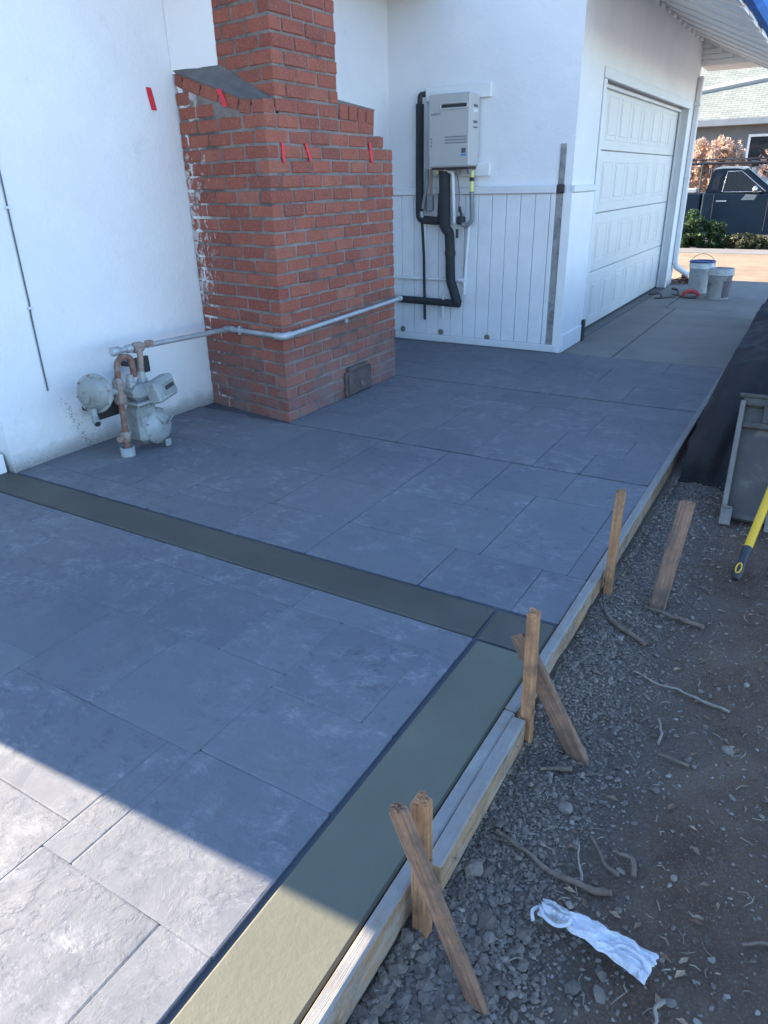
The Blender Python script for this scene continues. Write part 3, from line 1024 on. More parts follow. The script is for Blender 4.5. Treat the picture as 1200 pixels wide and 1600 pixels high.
mark((3.545, 3.757, 1.943), (0, -1, 0), .042, .12, .2, 'red tape strip alone on the bare white wall')
mark((3.655, 3.285, 1.925), (-.984, .177, 0), .045, .095, .5, 'red slash on the tilted bricks under the left chimney shoulder')
mark((3.735, 2.925, 1.625), (0, -1, 0), .026, .105, .15, 'red slash nearest the front corner of the chimney', .006)
mark((3.985, 2.925, 1.63), (0, -1, 0), .026, .10, .3, 'middle red slash of three on the chimney front', -.005)
mark((4.72, 2.925, 1.64), (0, -1, 0), .030, .12, .28, 'red slash below the stepped right shoulder of the chimney', .005)

# ------------------------------------------------------------------ wall cable
cb = thing('wall_cable', 'thin dark cable stapled vertically to the white wall', 'cable', (2.445, 3.755, .4))
mb = MB()
pts = []
for i in range(26):
    z = .40 + i * .07
    pts.append((2.446 + .004 * MN.noise(Vector((0, 0, z * 3))) - (.006 if z < .85 else 0), 3.753, z))
mb.tube(pts, .0042, 6)
mb.build('cable', M['cable'], cb)
for z in (.86, 1.37):
    mb = MB(); mb.box((2.432, 3.744, z), (2.46, 3.757, z + .012), .002); mb.build('staple', M['pvc'], cb)

# ------------------------------------------------------------------ gas pipe
PY = 3.44
gp = thing('gas_pipe', 'grey steel gas pipe running along wall and round the chimney', 'pipe', (3.6, 3.2, .55))
mb = MB(); mb.tube([(2.70, PY, .605), (3.64, PY, .570)], .0165, 10); mb.build('pipe', M['galv'], gp)
mb = MB(); mb.tube(fillet([(3.62, PY, .571), (3.664, PY, .570), (3.655, PY - .05, .570)], .03), .0215, 10); mb.build('elbow', M['galv'], gp)
mb = MB(); mb.tube([(3.657, PY - .04, .570), (3.571, 2.94, .577)], .0165, 10); mb.build('pipe', M['galv'], gp)
mb = MB(); mb.tube(fillet([(3.571, 2.965, .577), (3.571, 2.898, .577), (3.645, 2.898, .578)], .04), .0235, 10); mb.build('elbow', M['galv'], gp)
mb = MB(); mb.tube([(3.635, 2.898, .578), (5.04, 2.898, .612)], .0165, 10); mb.build('pipe', M['galv'], gp)
mb = MB(); mb.tube(fillet([(5.03, 2.898, .612), (5.075, 2.898, .612), (5.075, 2.96, .612)], .03), .0215, 10); mb.build('elbow', M['galv'], gp)
mb = MB(); mb.tube([(5.075, 2.95, .612), (5.075, 3.72, .60)], .0165, 10); mb.build('pipe', M['galv'], gp)
for (x, y) in ((3.632, 3.32), (4.3, 2.912)):
    mb = MB(); mb.box((x, y, .545), (x + .035 if y > 3 else x + .03, y + .02, .60), .003); mb.build('clamp', M['galv'], gp)

# ------------------------------------------------------------------ gas meter
gm = thing('gas_meter', 'old grey gas meter with round regulator on rusty riser', 'gas meter', (2.75, 3.42, 0))
Y = 3.42
mb = MB(); mb.lathe([(.042, 0), (.042, .055), (.034, .055), (.034, .02)], (2.635, 3.40, .0), (0, 0, 1), 16); mb.build('pipe_sleeve', M['meter_l'], gm)
mb = MB(); mb.tube([(2.635, 3.40, .02), (2.655, 3.41, .22), (2.665, Y, .33)], .0185, 10); mb.build('riser', M['rustpipe'], gm)
mb = MB(); mb.lathe([(.022, 0), (.031, .008), (.031, .05), (.024, .06)], (2.637, 3.401, .085), (.07, .04, 1), 10)
mb.tube([(2.575, 3.38, .12), (2.69, 3.425, .12)], .018, 10); mb.build('shutoff_valve', M['rust'], gm)
mb = MB(); mb.lathe([(.03, 0), (.036, .01), (.036, .045), (.03, .055)], (2.664, Y, .31), (0.05, 0, 1), 8, False)
mb.lathe([(.026, 0), (.034, .01), (.034, .05), (.026, .07)], (2.668, Y, .385), (0.05, 0, 1), 8, False)
mb.tube([(2.665, Y, .36), (2.67, Y, .46)], .024, 10)
mb.build('union', M['rust'], gm)
mb = MB(); mb.tube(fillet([(2.672, Y, .45), (2.685, Y, .545), (2.735, Y + .0, .575), (2.79, Y, .55), (2.79, Y, .44)], .045, 6), .0185, 10); mb.build('inlet_loop', M['rustpipe'], gm)
# regulator: flat drum facing the camera side (-x)
rc = (2.50, 3.44, .405)
rax = Vector((-.92, -.32, .12)).normalized()
mb = MB(); mb.lathe([(.03, -.075), (.07, -.055), (.098, -.03), (.104, -.026), (.104, -.02), (.098, -.014), (.085, .012), (.05, .022), (.02, .026)], rc, rax, 28)
reg = mb.build('regulator', M['meter'], gm)
mb = MB(); mb.lathe([(.112, -.008), (.112, .008)], Vector(rc) - rax * .02, rax, 28); mb.build('flange', M['meter_l'], reg)
for k in range(8):
    w_ = k * math.pi / 4 + .2
    a_ = rax.cross(Vector((0, 0, 1))).normalized(); b_ = rax.cross(a_)
    mb = MB(); mb.lathe([(.006, 0), (.006, .016)], Vector(rc) - rax * .018 + (a_ * math.cos(w_) + b_ * math.sin(w_)) * .103, rax, 6); mb.build('bolt', M['rust'], reg)
mb = MB(); mb.tube([Vector(rc) - rax * .05, (2.655, Y, .385)], [.03, .022], 10); mb.build('regulator_neck', M['meter'], gm)
mb = MB(); mb.tube(fillet([(2.47, 3.42, .33), (2.462, 3.41, .275), (2.445, 3.37, .255)], .02), .021, 10); mb.build('vent_nozzle', M['meter'], gm)
mb = MB(); mb.lathe([(.015, -.001), (.015, .004)], (2.4445, 3.3685, .2545), (-.28, -.82, -.4), 10); mb.build('vent_hole', M['dark'], gm)
# meter body
mb = MB()
mb.box((2.715, 3.335, .045), (2.865, 3.485, .285), .03)
body = mb.build('meter_body', M['meter'], gm)
mb = MB(); mb.box((2.708, 3.328, .287), (2.872, 3.492, .303), .005); mb.build('body_flange', M['meter_l'], body)
mb = MB(); mb.box((2.718, 3.338, .304), (2.862, 3.482, .40), .032); mb.build('meter_head', M['meter'], body)
for (u, v) in ((2.716, 3.34), (2.716, 3.41), (2.716, 3.48), (2.79, 3.334), (2.864, 3.34), (2.864, 3.41)):
    mb = MB(); mb.lathe([(.0065, .278), (.0065, .311)], (u, v, 0), (0, 0, 1), 6, False); mb.build('bolt', M['rust'], body)
for dx in (-.045, .045):
    mb = MB(); mb.lathe([(.028, .385), (.031, .39), (.031, .415), (.024, .418), (.022, .46)], (2.80 + dx, Y, 0), (0, 0, 1), 8, False); mb.build('meter_boss', M['meter_l'], body)
mb = MB(); mb.box((2.722, 3.332, .16), (2.762, 3.3355, .215), .001); mb.build('badge', M['galv'], body)
# diaphragm cover facing the patio
mb = MB()
mb.lathe([(.02, -.002), (.06, -.006), (.088, -.02), (.106, -.05), (.112, -.055), (.112, -.066), (.104, -.07), (.09, -.12)][::-1], (2.862, 3.30, .135), Vector((.20, -.95, .05)), 28)
mb.box((2.845, 3.29, .004), (2.885, 3.31, .05), .006)
dc = mb.build('diaphragm_cover', M['meter_l'], gm)
mb = MB()
for a0 in (.5, 2.2, 3.6):
    p0 = Vector((2.862, 3.296, .135))
    mb.tube([p0 + Vector((.02 * math.cos(a0), -.006, .02 * math.sin(a0))), p0 + Vector((.085 * math.cos(a0), .012, .085 * math.sin(a0)))], .006, 6)
mb.build('cover_rib', M['meter'], dc)
ca = Vector((.20, -.95, .05)).normalized(); a_ = ca.cross(Vector((0, 0, 1))).normalized(); b_ = ca.cross(a_)
for k in range(10):
    w_ = k * math.pi / 5 + .3
    mb = MB(); mb.lathe([(.006, -.075), (.006, -.042)], Vector((2.862, 3.30, .135)) + (a_ * math.cos(w_) + b_ * math.sin(w_)) * .105, ca, 6, False); mb.build('bolt', M['rust'], dc)
# index box, tilted
Mi = Matrix.Translation((2.905, 3.335, .352)) @ Matrix.Rotation(math.radians(14), 4, 'Z') @ Matrix.Rotation(math.radians(-6), 4, 'Y') @ Matrix.Rotation(math.radians(-12), 4, 'X')
mb = MB(); mb.box((-.098, -.045, -.066), (.098, .05, .066), .014, Mi); ib = mb.build('index_box', M['meter_l'], gm)
mb = MB(); mb.box((-.045, -.051, -.038), (.078, -.044, .032), .004, Mi); mb.build('index_window', M['meter'], ib)
mb = MB(); mb.box((-.03, -.055, -.008), (.06, -.05, .016), .002, Mi); mb.build('dial_strip', M['metal_dark'], ib)
# outlet and brackets
mb = MB(); mb.tube(fillet([(2.845, Y, .44), (2.86, Y, .56), (2.86, Y, .60)], .02), .0185, 10); mb.build('outlet_pipe', M['rust'], gm)
mb = MB(); mb.lathe([(.026, -.03), (.032, -.02), (.032, .03), (.026, .04)], (2.86, PY, .597), (1, 0, -.03), 10)
mb.tube([(2.86, PY - .01, .60), (2.92, PY - .03, .615)], .012, 8)
mb.box((2.90, PY - .05, .60), (2.955, PY - .015, .63), .006)
mb.build('outlet_valve', M['rust'], gm)
mb = MB(); mb.lathe([(.02, -.02), (.026, -.015), (.026, .035), (.02, .04)], (2.695, PY, .605), (1, 0, -.03), 10); mb.build('pipe_cap', M['galv'], gm)
mb = MB()
mb.lathe([(.021, 0), (.025, .005), (.025, .04)], (2.78, PY, .602), (1, 0, -.03), 10)
mb.build('pipe_coupling', M['galv'], gm)
mb = MB(); mb.box((2.60, 3.57, .20), (2.80, 3.60, .29), .004); mb.box((2.64, 3.60, .23), (2.68, 3.758, .26)); mb.build('wall_bracket', M['dark'], gm)
mb = MB(); mb.box((2.93, 3.57, .40), (3.05, 3.60, .50), .004); mb.box((2.98, 3.60, .43), (3.01, 3.758, .46))
mb.build('wall_bracket', M['dark'], gm)

# ------------------------------------------------------------------ water heater
wh = thing('water_heater', 'beige wall mounted tankless water heater with vent slot', 'water heater', (6.3, 3.03, 1.55))
FX = 6.17
Y0, Y1, Z0, Z1 = 2.835, 3.225, 1.562, 2.11
mb = MB(); mb.box((FX + .012, Y0 + .006, Z0), (6.375, Y1 - .006, Z1), .012); mb.build('case', M['heater_side'], wh)
mb = MB(); mb.box((FX - .012, Y0, Z0 - .004), (FX + .02, Y1, Z1 + .004), .012); fc = mb.build('front_cover', M['heater'], wh)
fxx = FX - .012
# vent slot: rounded frame and dark opening
mb = MB()
vy, vz, vw, vh = 2.985, 2.022, .255, .042
pts = []
for k in range(9): pts.append((fxx - .003, vy + vw / 2 - vh / 2 + vh / 2 * math.sin(k * math.pi / 8), vz + vh / 2 * math.cos(k * math.pi / 8)))
for k in range(9): pts.append((fxx - .003, vy - vw / 2 + vh / 2 - vh / 2 * math.sin(k * math.pi / 8), vz - vh / 2 * math.cos(k * math.pi / 8)))
mb.tube(pts + [pts[0]], .007, 6, False); mb.build('vent_frame', M['heater_side'], fc)
mb = MB(); mb.box((fxx - .003, vy - vw / 2 + .012, vz - .011), (fxx + .002, vy + vw / 2 - .012, vz + .012), .002); mb.build('vent_opening', M['dark'], fc)
mb = MB(); mb.box((fxx - .006, vy - vw / 2 + .01, vz - .0155), (fxx + .001, vy + vw / 2 - .01, vz - .0125), .001); mb.build('vent_blade', M['greyflex'], fc)
mb = MB()
for r_ in range(3):
    for k in range(11):
        yy = 3.055 - k * .0185 + .001; z_ = 1.790 - r_ * .022
        mb.lathe([(.0052, 0), (.0052, .003)], (fxx + .0005, yy, z_), (-1, 0, 0), 8, False)
    mb.lathe([(.0055, 0), (.0055, .003)], (fxx + .0005, 3.195, 1.780 - r_ * .026), (-1, 0, 0), 8, False)
mb.build('louvre_holes', M['dark'], fc, kind='stuff')
mb = MB(); mb.box((fxx - .0015, 2.868, 1.665), (fxx + .001, 2.908, 1.703)); mb.build('dark_sticker', M['label_dark'], fc)
mb = MB(); mb.box((fxx - .0015, 2.862, 1.642), (fxx + .001, 2.915, 1.658)); mb.build('blue_sticker', M['sticker_blue'], fc)


def text_mesh(txt, size, name, mat, Mx, parent):
    cu = bpy.data.curves.new(name, 'FONT')
    cu.body = txt
    cu.size = size
    cu.extrude = .0006
    tmp = bpy.data.objects.new('tmp_text', cu)
    COL.objects.link(tmp)
    dg = bpy.context.evaluated_depsgraph_get()
    me = bpy.data.meshes.new_from_object(tmp.evaluated_get(dg))
    bpy.data.objects.remove(tmp)
    me.transform(Matrix.Translation(-ORG[parent]) @ Mx)
    me.materials.clear(); me.materials.append(mat)
    o = bpy.data.objects.new(name, me)
    COL.objects.link(o); o.parent = parent
    ORG[o] = ORG[parent]
    return o


# text runs towards -y, faces -x
Rt = Matrix(((0, 0, -1, 0), (-1, 0, 0, 0), (0, 1, 0, 0), (0, 0, 0, 1)))
text_mesh('NORITZ', .024, 'lettering', M['ink'], Matrix.Translation((fxx - .001, 3.198, 1.958)) @ Rt, fc)
for z_, h_ in ((2.02, .02), (1.985, .024), (1.90, .02), (1.86, .012)):
    mb = MB(); mb.box((6.24, Y0 + .0045, z_ - h_ / 2), (6.32, Y0 + .0075, z_ + h_ / 2), .001); mb.build('side_label', M['ink'] if h_ < .021 else M['white'], wh)
mb = MB(); mb.box((FX + .01, Y0 + .02, Z0 - .02), (6.36, Y1 - .02, Z0 - .002), .004); mb.build('base_tray', M['metal_dark'], wh)
for y_ in (2.88, 2.99, 3.12, 3.19):
    mb = MB(); mb.lathe([(.016, 0), (.02, .01), (.02, .04), (.014, .05)], (6.27, y_, Z0 - .06), (0, 0, 1), 8, False); mb.build('pipe_fitting', M['brass'] if y_ > 3 else M['greyflex'], wh)
# mounting boards
bt = MB(); bt.box((6.365, 2.745, 2.085), (6.402, 3.365, 2.195), .005)
tag(bt.build('mounting_board', M['white']), 'white painted board behind the top of the water heater', 'board', 'boards behind the water heater')
bt = MB(); bt.box((6.365, 2.735, 1.483), (6.402, 3.345, 1.588), .005)
tag(bt.build('mounting_board', M['white']), 'white painted board behind the bottom of the water heater', 'board', 'boards behind the water heater')
# black insulated loop on the left
lp = thing('insulated_pipe', 'tall black foam covered pipe left of the water heater', 'pipe', (6.33, 3.41, 1.1))
mb = MB(); mb.tube(fillet([(6.33, 3.40, 2.07), (6.33, 3.405, 1.13), (6.33, 3.18, 1.115), (6.33, 3.17, 1.35)], .05), .036, 12); mb.build('foam_sleeve', M['foam'], lp)
mb = MB(); mb.tube(fillet([(6.33, 3.40, 2.05), (6.33, 3.40, 2.14), (6.40, 3.385, 2.15)], .03), .022, 10); mb.build('pipe_end', M['metal_dark'], lp)
mb = MB(); mb.tube([(6.30, 3.31, 1.55), (6.30, 3.315, 1.42), (6.31, 3.34, 1.32), (6.31, 3.36, 1.22)], .018, 8)
mb.box((6.28, 3.25, 1.20), (6.33, 3.31, 1.34), .01); mb.build('valve', M['greyflex'], lp)
mb = MB(); mb.tube([(6.30, 3.27, 1.55), (6.30, 3.27, 1.2)], .012, 8); mb.build('copper_stub', M['rust'], lp)
ip = thing('insulated_pipe', 'thick black foam wrapped pipe hanging below the water heater', 'pipe', (6.32, 3.05, .38))
mb = MB(); mb.tube(fillet([(6.27, 3.12, 1.53), (6.29, 3.12, 1.06), (6.31, 3.085, 1.02), (6.31, 3.075, .9), (6.32, 3.07, .60), (6.32, 2.99, .39)], .04), [.05 if i < 3 else .044 for i in range(26)][:26], 12); mb.build('foam_sleeve', M['foam'], ip)
mb = MB(); mb.tube([(6.31, 3.072, .82), (6.31, 3.072, .86)], .05, 12); mb.build('tape_wrap', M['metal_dark'], ip)
mb = MB(); mb.tube([(6.335, 2.975, .385), (6.335, 3.73, .40)], .034, 12); mb.build('foam_sleeve', M['foam'], ip)
cd_ = thing('conduit', 'thin black conduit hanging down left of the heater pipes', 'conduit', (6.34, 3.39, .2))
mb = MB(); mb.tube([(6.30, 3.365, 1.15), (6.335, 3.36, .8), (6.335, 3.35, .215)], .0135, 8); mb.build('tube', M['foam'], cd_)
mb = MB(); mb.lathe([(.018, 0), (.018, .05)], (6.30, 3.365, 1.15), (0, 0, 1), 10); mb.build('fitting', M['galv'], cd_)
gp2 = MB(); gp2.tube(fillet([(6.26, 3.10, 1.53), (6.26, 3.035, 1.52), (6.29, 3.025, 1.1)], .02), .016, 8)
tag(gp2.build('drain_pipe', M['pvc']), 'pale grey pipe dropping beside the thick black pipe', 'pipe')
wr = MB(); wr.tube([(6.27, 3.0, 1.53), (6.28, 2.975, 1.35), (6.29, 2.985, 1.2), (6.29, 2.94, 1.17)], .005, 6)
tag(wr.build('wire', M['cable']), 'thin black wire under the water heater', 'wire')
gf = thing('gas_hose', 'grey flexible gas hose looping under the heater with yellow end', 'hose', (6.3, 2.85, 1.1))
mb = MB(); mb.tube([(6.29, 2.862, 1.53), (6.29, 2.862, 1.36)], .019, 10); mb.build('yellow_connector', M['yellowflex'], gf)
mb = MB(); mb.tube([(6.29, 2.862, 1.475), (6.29, 2.862, 1.445)], .022, 10); mb.build('nut', M['foam'], gf)
mb = MB(); mb.tube(fillet([(6.29, 2.862, 1.36), (6.29, 2.85, 1.11), (6.29, 2.93, 1.07), (6.30, 2.96, 1.13)], .06), .02, 10); mb.build('hose', M['greyflex'], gf)
mb = MB(); mb.box((6.27, 2.93, 1.09), (6.33, 3.0, 1.16), .012); mb.tube([(6.28, 2.95, 1.15), (6.26, 2.96, 1.24)], .011, 8); mb.tube([(6.28, 2.99, 1.05), (6.26, 2.98, .98)], .013, 8); mb.build('shutoff', M['metal_dark'], gf)
wp = thing('white_pipe', 'white pipe tee on the wall boards under the heater', 'pipe', (6.36, 2.95, .46))
mb = MB(); mb.tube([(6.345, 2.905, 1.08), (6.35, 2.94, .47)], .0165, 10); mb.build('vertical_pipe', M['pvc'], wp)
mb = MB(); mb.tube([(6.35, 2.945, .60), (6.355, 3.74, .60)], .015, 10); mb.build('horizontal_pipe', M['pvc'], wp)
mb = MB(); mb.tube([(6.35, 2.915, .6), (6.35, 3.0, .6)], .021, 10); mb.tube([(6.35, 2.933, .63), (6.35, 2.936, .56)], .022, 10); mb.build('tee', M['pvc'], wp)
dp = MB(); dp.tube([(6.33, 3.145, .47), (6.33, 3.15, .25)], .0125, 8)
tag(dp.build('drain_stub', M['pvc']), 'short white drain stub crossing the black floor-level pipe', 'pipe')
for i, (yy, zz_) in enumerate(((3.62, .10), (3.19, .10), (2.70, .085))):
    mb = MB(); mb.lathe([(.028, 0), (.030, .006), (.018, .012)], (6.377, yy, zz_), (-1, 0, 0), 7, False)
    tag(mb.build('wall_plug', M['panel_edge']), ['grey wall plug low on the boards beside the chimney', 'grey wall plug under the white drain stub', 'grey wall plug low in the middle of the white boards'][i], 'plug', 'plugs along the foot of the boards')

# ------------------------------------------------------------------ form boards and stakes


def lumber(name, p0, p1, w, h, mat, label, cat, upv=(0, 0, 1), group=None, point=0.0):
    """board from p0 to p1 (centres of its ends), w across, h along upv; local X runs along the grain"""
    p0 = Vector(p0); p1 = Vector(p1)
    X = (p1 - p0); L = X.length; X.normalize()
    U = Vector(upv); U = (U - X * U.dot(X)).normalized()
    S = U.cross(X)
    mb = MB()
    mb.box((0, -w / 2, -h / 2), (L, w / 2, h / 2), .0045)
    rr = random.Random(int(p0.x * 1000))
    mb.v = [(v[0] + rr.uniform(-.004, .004) * (1 if cat == 'stake' else .3), v[1] + rr.uniform(-.0016, .0016), v[2] + rr.uniform(-.0016, .0016)) for v in mb.v]
    if cat == 'stake':
        mb2 = MB()
        for k in range(9):
            a_ = -w / 2 + w * (k + .1) / 9; b_ = a_ + w / 9 * rr.uniform(.7, 1.0); e_ = rr.uniform(.002, .010)
            h0 = -h / 2 + h * rr.uniform(0, .5); h1_ = min(h / 2, h0 + h * rr.uniform(.3, .6))
            mb2.box((L - .006, a_, h0), (L + e_, b_, h1_), .001)
        mb.add(mb2.v, mb2.f)
    if point:
        mb.v = [(v[0], v[1] * (.25 if v[0] < .01 else 1), v[2]) for v in mb.v]
    me = mb.mesh(name, mat)
    o = bpy.data.objects.new(name, me)
    o.matrix_world = Matrix(((X.x, S.x, U.x, p0.x), (X.y, S.y, U.y, p0.y), (X.z, S.z, U.z, p0.z), (0, 0, 0, 1)))
    COL.objects.link(o)
    tag(o, label, cat, group)
    return o


FY = .566
lumber('form_board', (1.625, FY, -.042), (6.4, FY + .012, -.042), .036, .092, M['wood'], 'long form board along the shaded far patio edge', 'board', group='form boards holding the patio edge')
lumber('form_board', (-1.6, FY - .005, -.056), (1.62, FY, -.056), .036, .12, M['wood'], 'near form board along the patio edge, sunlit at its near end', 'board', group='form boards holding the patio edge')
lumber('form_board', (1.035, .522, -.04), (1.60, .528, -.04), .04, .095, M['wood'], 'short splice board nailed outside the form between two stakes', 'board', group='form boards holding the patio edge')
SG = 'wooden stakes along the form'
lumber('stake', (.958, .511, -.25), (.958, .511, .285), .034, .038, M['stake'], 'upright orange stake at the near end of the splice board', 'stake', (0, 1, 0), SG)
lumber('stake', (.872, .315, -.17), (.898, .535, .305), .022, .042, M['stake_dark'], 'weathered slanted brace crossing in front of the near upright stake', 'stake', (0, 1, 0), SG)
lumber('stake', (1.635, .513, -.25), (1.618, .515, .365), .032, .034, M['stake'], 'tall upright stake at the far end of the splice board', 'stake', (0, 1, 0), SG)
lumber('stake', (1.66, .335, -.16), (1.69, .575, .225), .024, .055, M['stake_dark'], 'dark slanted brace behind the tall stake near the grey corner square', 'stake', (0, 1, 0), SG)
lumber('stake', (2.575, .523, -.25), (2.585, .520, .36), .03, .034, M['stake'], 'upright stake against the form in the middle distance', 'stake', (0, 1, 0), SG)
lumber('stake', (2.545, .335, -.2), (2.75, .30, .295), .022, .058, M['stake_dark'], 'leaning reddish stake standing alone in the dirt', 'stake', (0, 1, 0), SG)

def nail(c, n, lab):
    mb = MB(); mb.lathe([(.0016, 0), (.0016, .007), (.005, .007), (.005, .009)], c, n, 8, False)
    tag(mb.build('nail', M['rust']), lab, 'nail', 'nails in the form boards and stakes')


nail((1.10, .500, -.03), (0, -1, 0), 'rusty nail head near the close end of the splice board')
nail((1.52, .505, -.025), (0, -1, 0), 'rusty nail head near the far end of the splice board')
nail((.958, .4935, .12), (0, -1, 0), 'nail head in the near upright stake')
nail((1.622, .498, .03), (0, -1, 0), 'nail head low in the tall upright stake')

# ------------------------------------------------------------------ gravel and pebbles


def scatter(name, n, fpos, fsize, mat, seed, flat=.65):
    rng = np.random.default_rng(seed)
    base = np.array([(1, 0, 0), (-1, 0, 0), (0, 1, 0), (0, -1, 0), (0, 0, 1), (0, 0, -1), (.7, .7, .5), (-.7, .7, .4), (.7, -.7, .4), (-.7, -.7, .5)], float)
    bm = bmesh.new()
    for p in base: bm.verts.new(p)
    r = bmesh.ops.convex_hull(bm, input=bm.verts)
    bm.verts.ensure_lookup_table()
    bv = np.array([v.co[:] for v in bm.verts])
    bm.verts.index_update()
    bf = np.array([[v.index for v in f.verts] for f in bm.faces])
    bm.free()
    V = []; F = []
    off = 0
    for i in range(n):
        x, y = fpos(rng)
        s = fsize(rng, x, y)
        if s is None: continue
        z = dirt_z(x, y)
        v = bv * (1 + rng.uniform(-.28, .28, bv.shape)) * np.array([rng.uniform(.8, 1.35), rng.uniform(.7, 1.1), flat * rng.uniform(.7, 1.2)]) * s
        a = rng.uniform(0, 6.28)
        c_, s_ = math.cos(a), math.sin(a)
        tx = rng.uniform(-.5, .5)
        v = np.stack([v[:, 0] * c_ - v[:, 1] * s_, v[:, 0] * s_ + v[:, 1] * c_, v[:, 2] + v[:, 0] * tx], 1)
        v += np.array([x, y, z + s * flat * rng.uniform(-.1, .5)])
        V.append(v); F.append(bf + off); off += len(v)
    V = np.concatenate(V); F = np.concatenate(F)
    me = bpy.data.meshes.new(name)
    me.from_pydata(V.tolist(), [], F.tolist())
    me.materials.append(mat)
    o = bpy.data.objects.new(name, me)
    COL.objects.link(o)
    o['kind'] = 'stuff'
    return o


def pos_gravel(r):
    x = .35 + 5.2 * r.random() ** 1.7
    y = .54 - abs(r.normal(0, .15))
    return x, y


def pos_open(r):
    return .45 + 5.2 * r.random() ** 1.6, r.uniform(-.75, .52)


def sz_gravel(r, x, y):
    if y > .538 or y < -.8: return None
    return float(np.clip(r.lognormal(-5.82 + max(0, min(.62, (1.25 - x) * 1.3)), .5), .0014, .02))


def sz_peb(r, x, y):
    if y > .51: return None
    return float(np.clip(r.lognormal(-6.0, .55), .001, .014))


scatter('gravel', 46000, pos_gravel, sz_gravel, M['gravel'], 1)
scatter('pebbles', 11000, pos_open, sz_peb, M['pebble'], 2)


# individual stones
rs = random.Random(5)
stones = [((1.16, .47), .026, 'grey stone lying beside the thick curved root'), ((1.45, .33), .02, 'blue grey stone below the leaning dark brace'), ((1.90, -.02), .017, 'pale rounded stone at the right in the brown dirt'), ((.86, .12), .026, 'broken grey stone near the lower edge beside the white rag')]
for (x, y), s, lab in stones:
    bm = bmesh.new()
    bmesh.ops.create_icosphere(bm, subdivisions=2, radius=s)
    for v in bm.verts:
        v.co *= 1 + .35 * MN.noise(v.co * 40 + Vector((x * 9, y * 7, 0)))
        v.co.z *= .6
    me = bpy.data.meshes.new('stone'); bm.to_mesh(me); bm.free()
    me.materials.append(M['gravel'])
    o = bpy.data.objects.new('stone', me); o.location = (x, y, dirt_z(x, y) + s * .25); o.rotation_euler = (0, 0, rs.random() * 6)
    COL.objects.link(o)
    tag(o, lab, 'stone', 'larger stones in the dirt')

# twigs
TW = [([(1.272, .46), (1.25, .37), (1.24, .26), (1.255, .155)], .0082, 'thick curved brown root lying beside the splice board'),
      ([(2.44, .50), (2.40, .48), (2.37, .44), (2.31, .31)], .010, 'forked twig poking out from under the far form board'),
      ([(2.13, .31), (2.108, .22), (2.125, .12), (2.09, .0)], .005, 'long thin twig across the dirt in the middle distance'),
      ([(2.56, .37), (2.53, .26), (2.52, .15)], .010, 'stick lying at the foot of the lone leaning stake'),
      ([(1.55, .436), (1.585, .40), (1.60, .36)], .009, 'short stick at the foot of the dark slanted brace'),
      ([(1.772, .16), (1.764, .07)], .006, 'straight short pale twig in the brown dirt'),
      ([(1.346, .262), (1.30, .245), (1.262, .228)], .004, 'thin upright twig beside the curved root'),
      ([(1.387, .249), (1.34, .195), (1.316, .157)], .006, 'dark twig slanting just above the curved root end'),
      ([(1.371, .185), (1.378, .135), (1.335, .120)], .0075, 'bent hooked twig near the middle of the dirt'),
      ([(1.94, .186), (1.885, .166), (1.827, .167)], .005, 'crooked pale twig between the two far stakes and the root'),
      ([(1.29, -.13), (1.311, -.162), (1.325, -.19), (1.30, -.22)], .006, 'curled pale twig at the right edge of the picture'),
      ([(1.0, .035), (1.02, .0), (1.05, .01), (1.075, -.005)], .005, 'pale wiry root below the white rag')]
for pts, r, lab in TW:
    q = []
    for i, p in enumerate(pts): q.append(Vector((p[0], p[1], 0)))
    q = fillet(q, .05, 4) if len(q) > 2 else [q[0], q[0].lerp(q[1], .5), q[1]]
    q = [a.lerp(b, k / 3) for a, b in zip(q[:-1], q[1:]) for k in range(3)] + [q[-1]]
    q = [Vector((p.x + .007 * MN.noise(p * 22) + .003 * MN.noise(p * 70), p.y + .007 * MN.noise(p * 22 + Vector((5, 5, 5))) + .003 * MN.noise(p * 70 + Vector((3, 3, 3))), dirt_z(p.x, p.y) + r * .8 + .008)) for p in q]
    mb = MB(); mb.tube(q, [r * (.55 + .45 * i / len(q)) * (1 + .3 * MN.noise(Vector((i * .7, r * 900, 0)))) for i in range(len(q))], 7)
    if r > .009:
        p = q[len(q) * 2 // 3]
        mb.tube([p, p + Vector((-.03, -.015, .012))], [r * .4, r * .2], 5)
    tag(mb.build('twig', M['twig'] if r > .0055 else M['straw']), lab, 'twig', 'roots and twigs in the dirt')

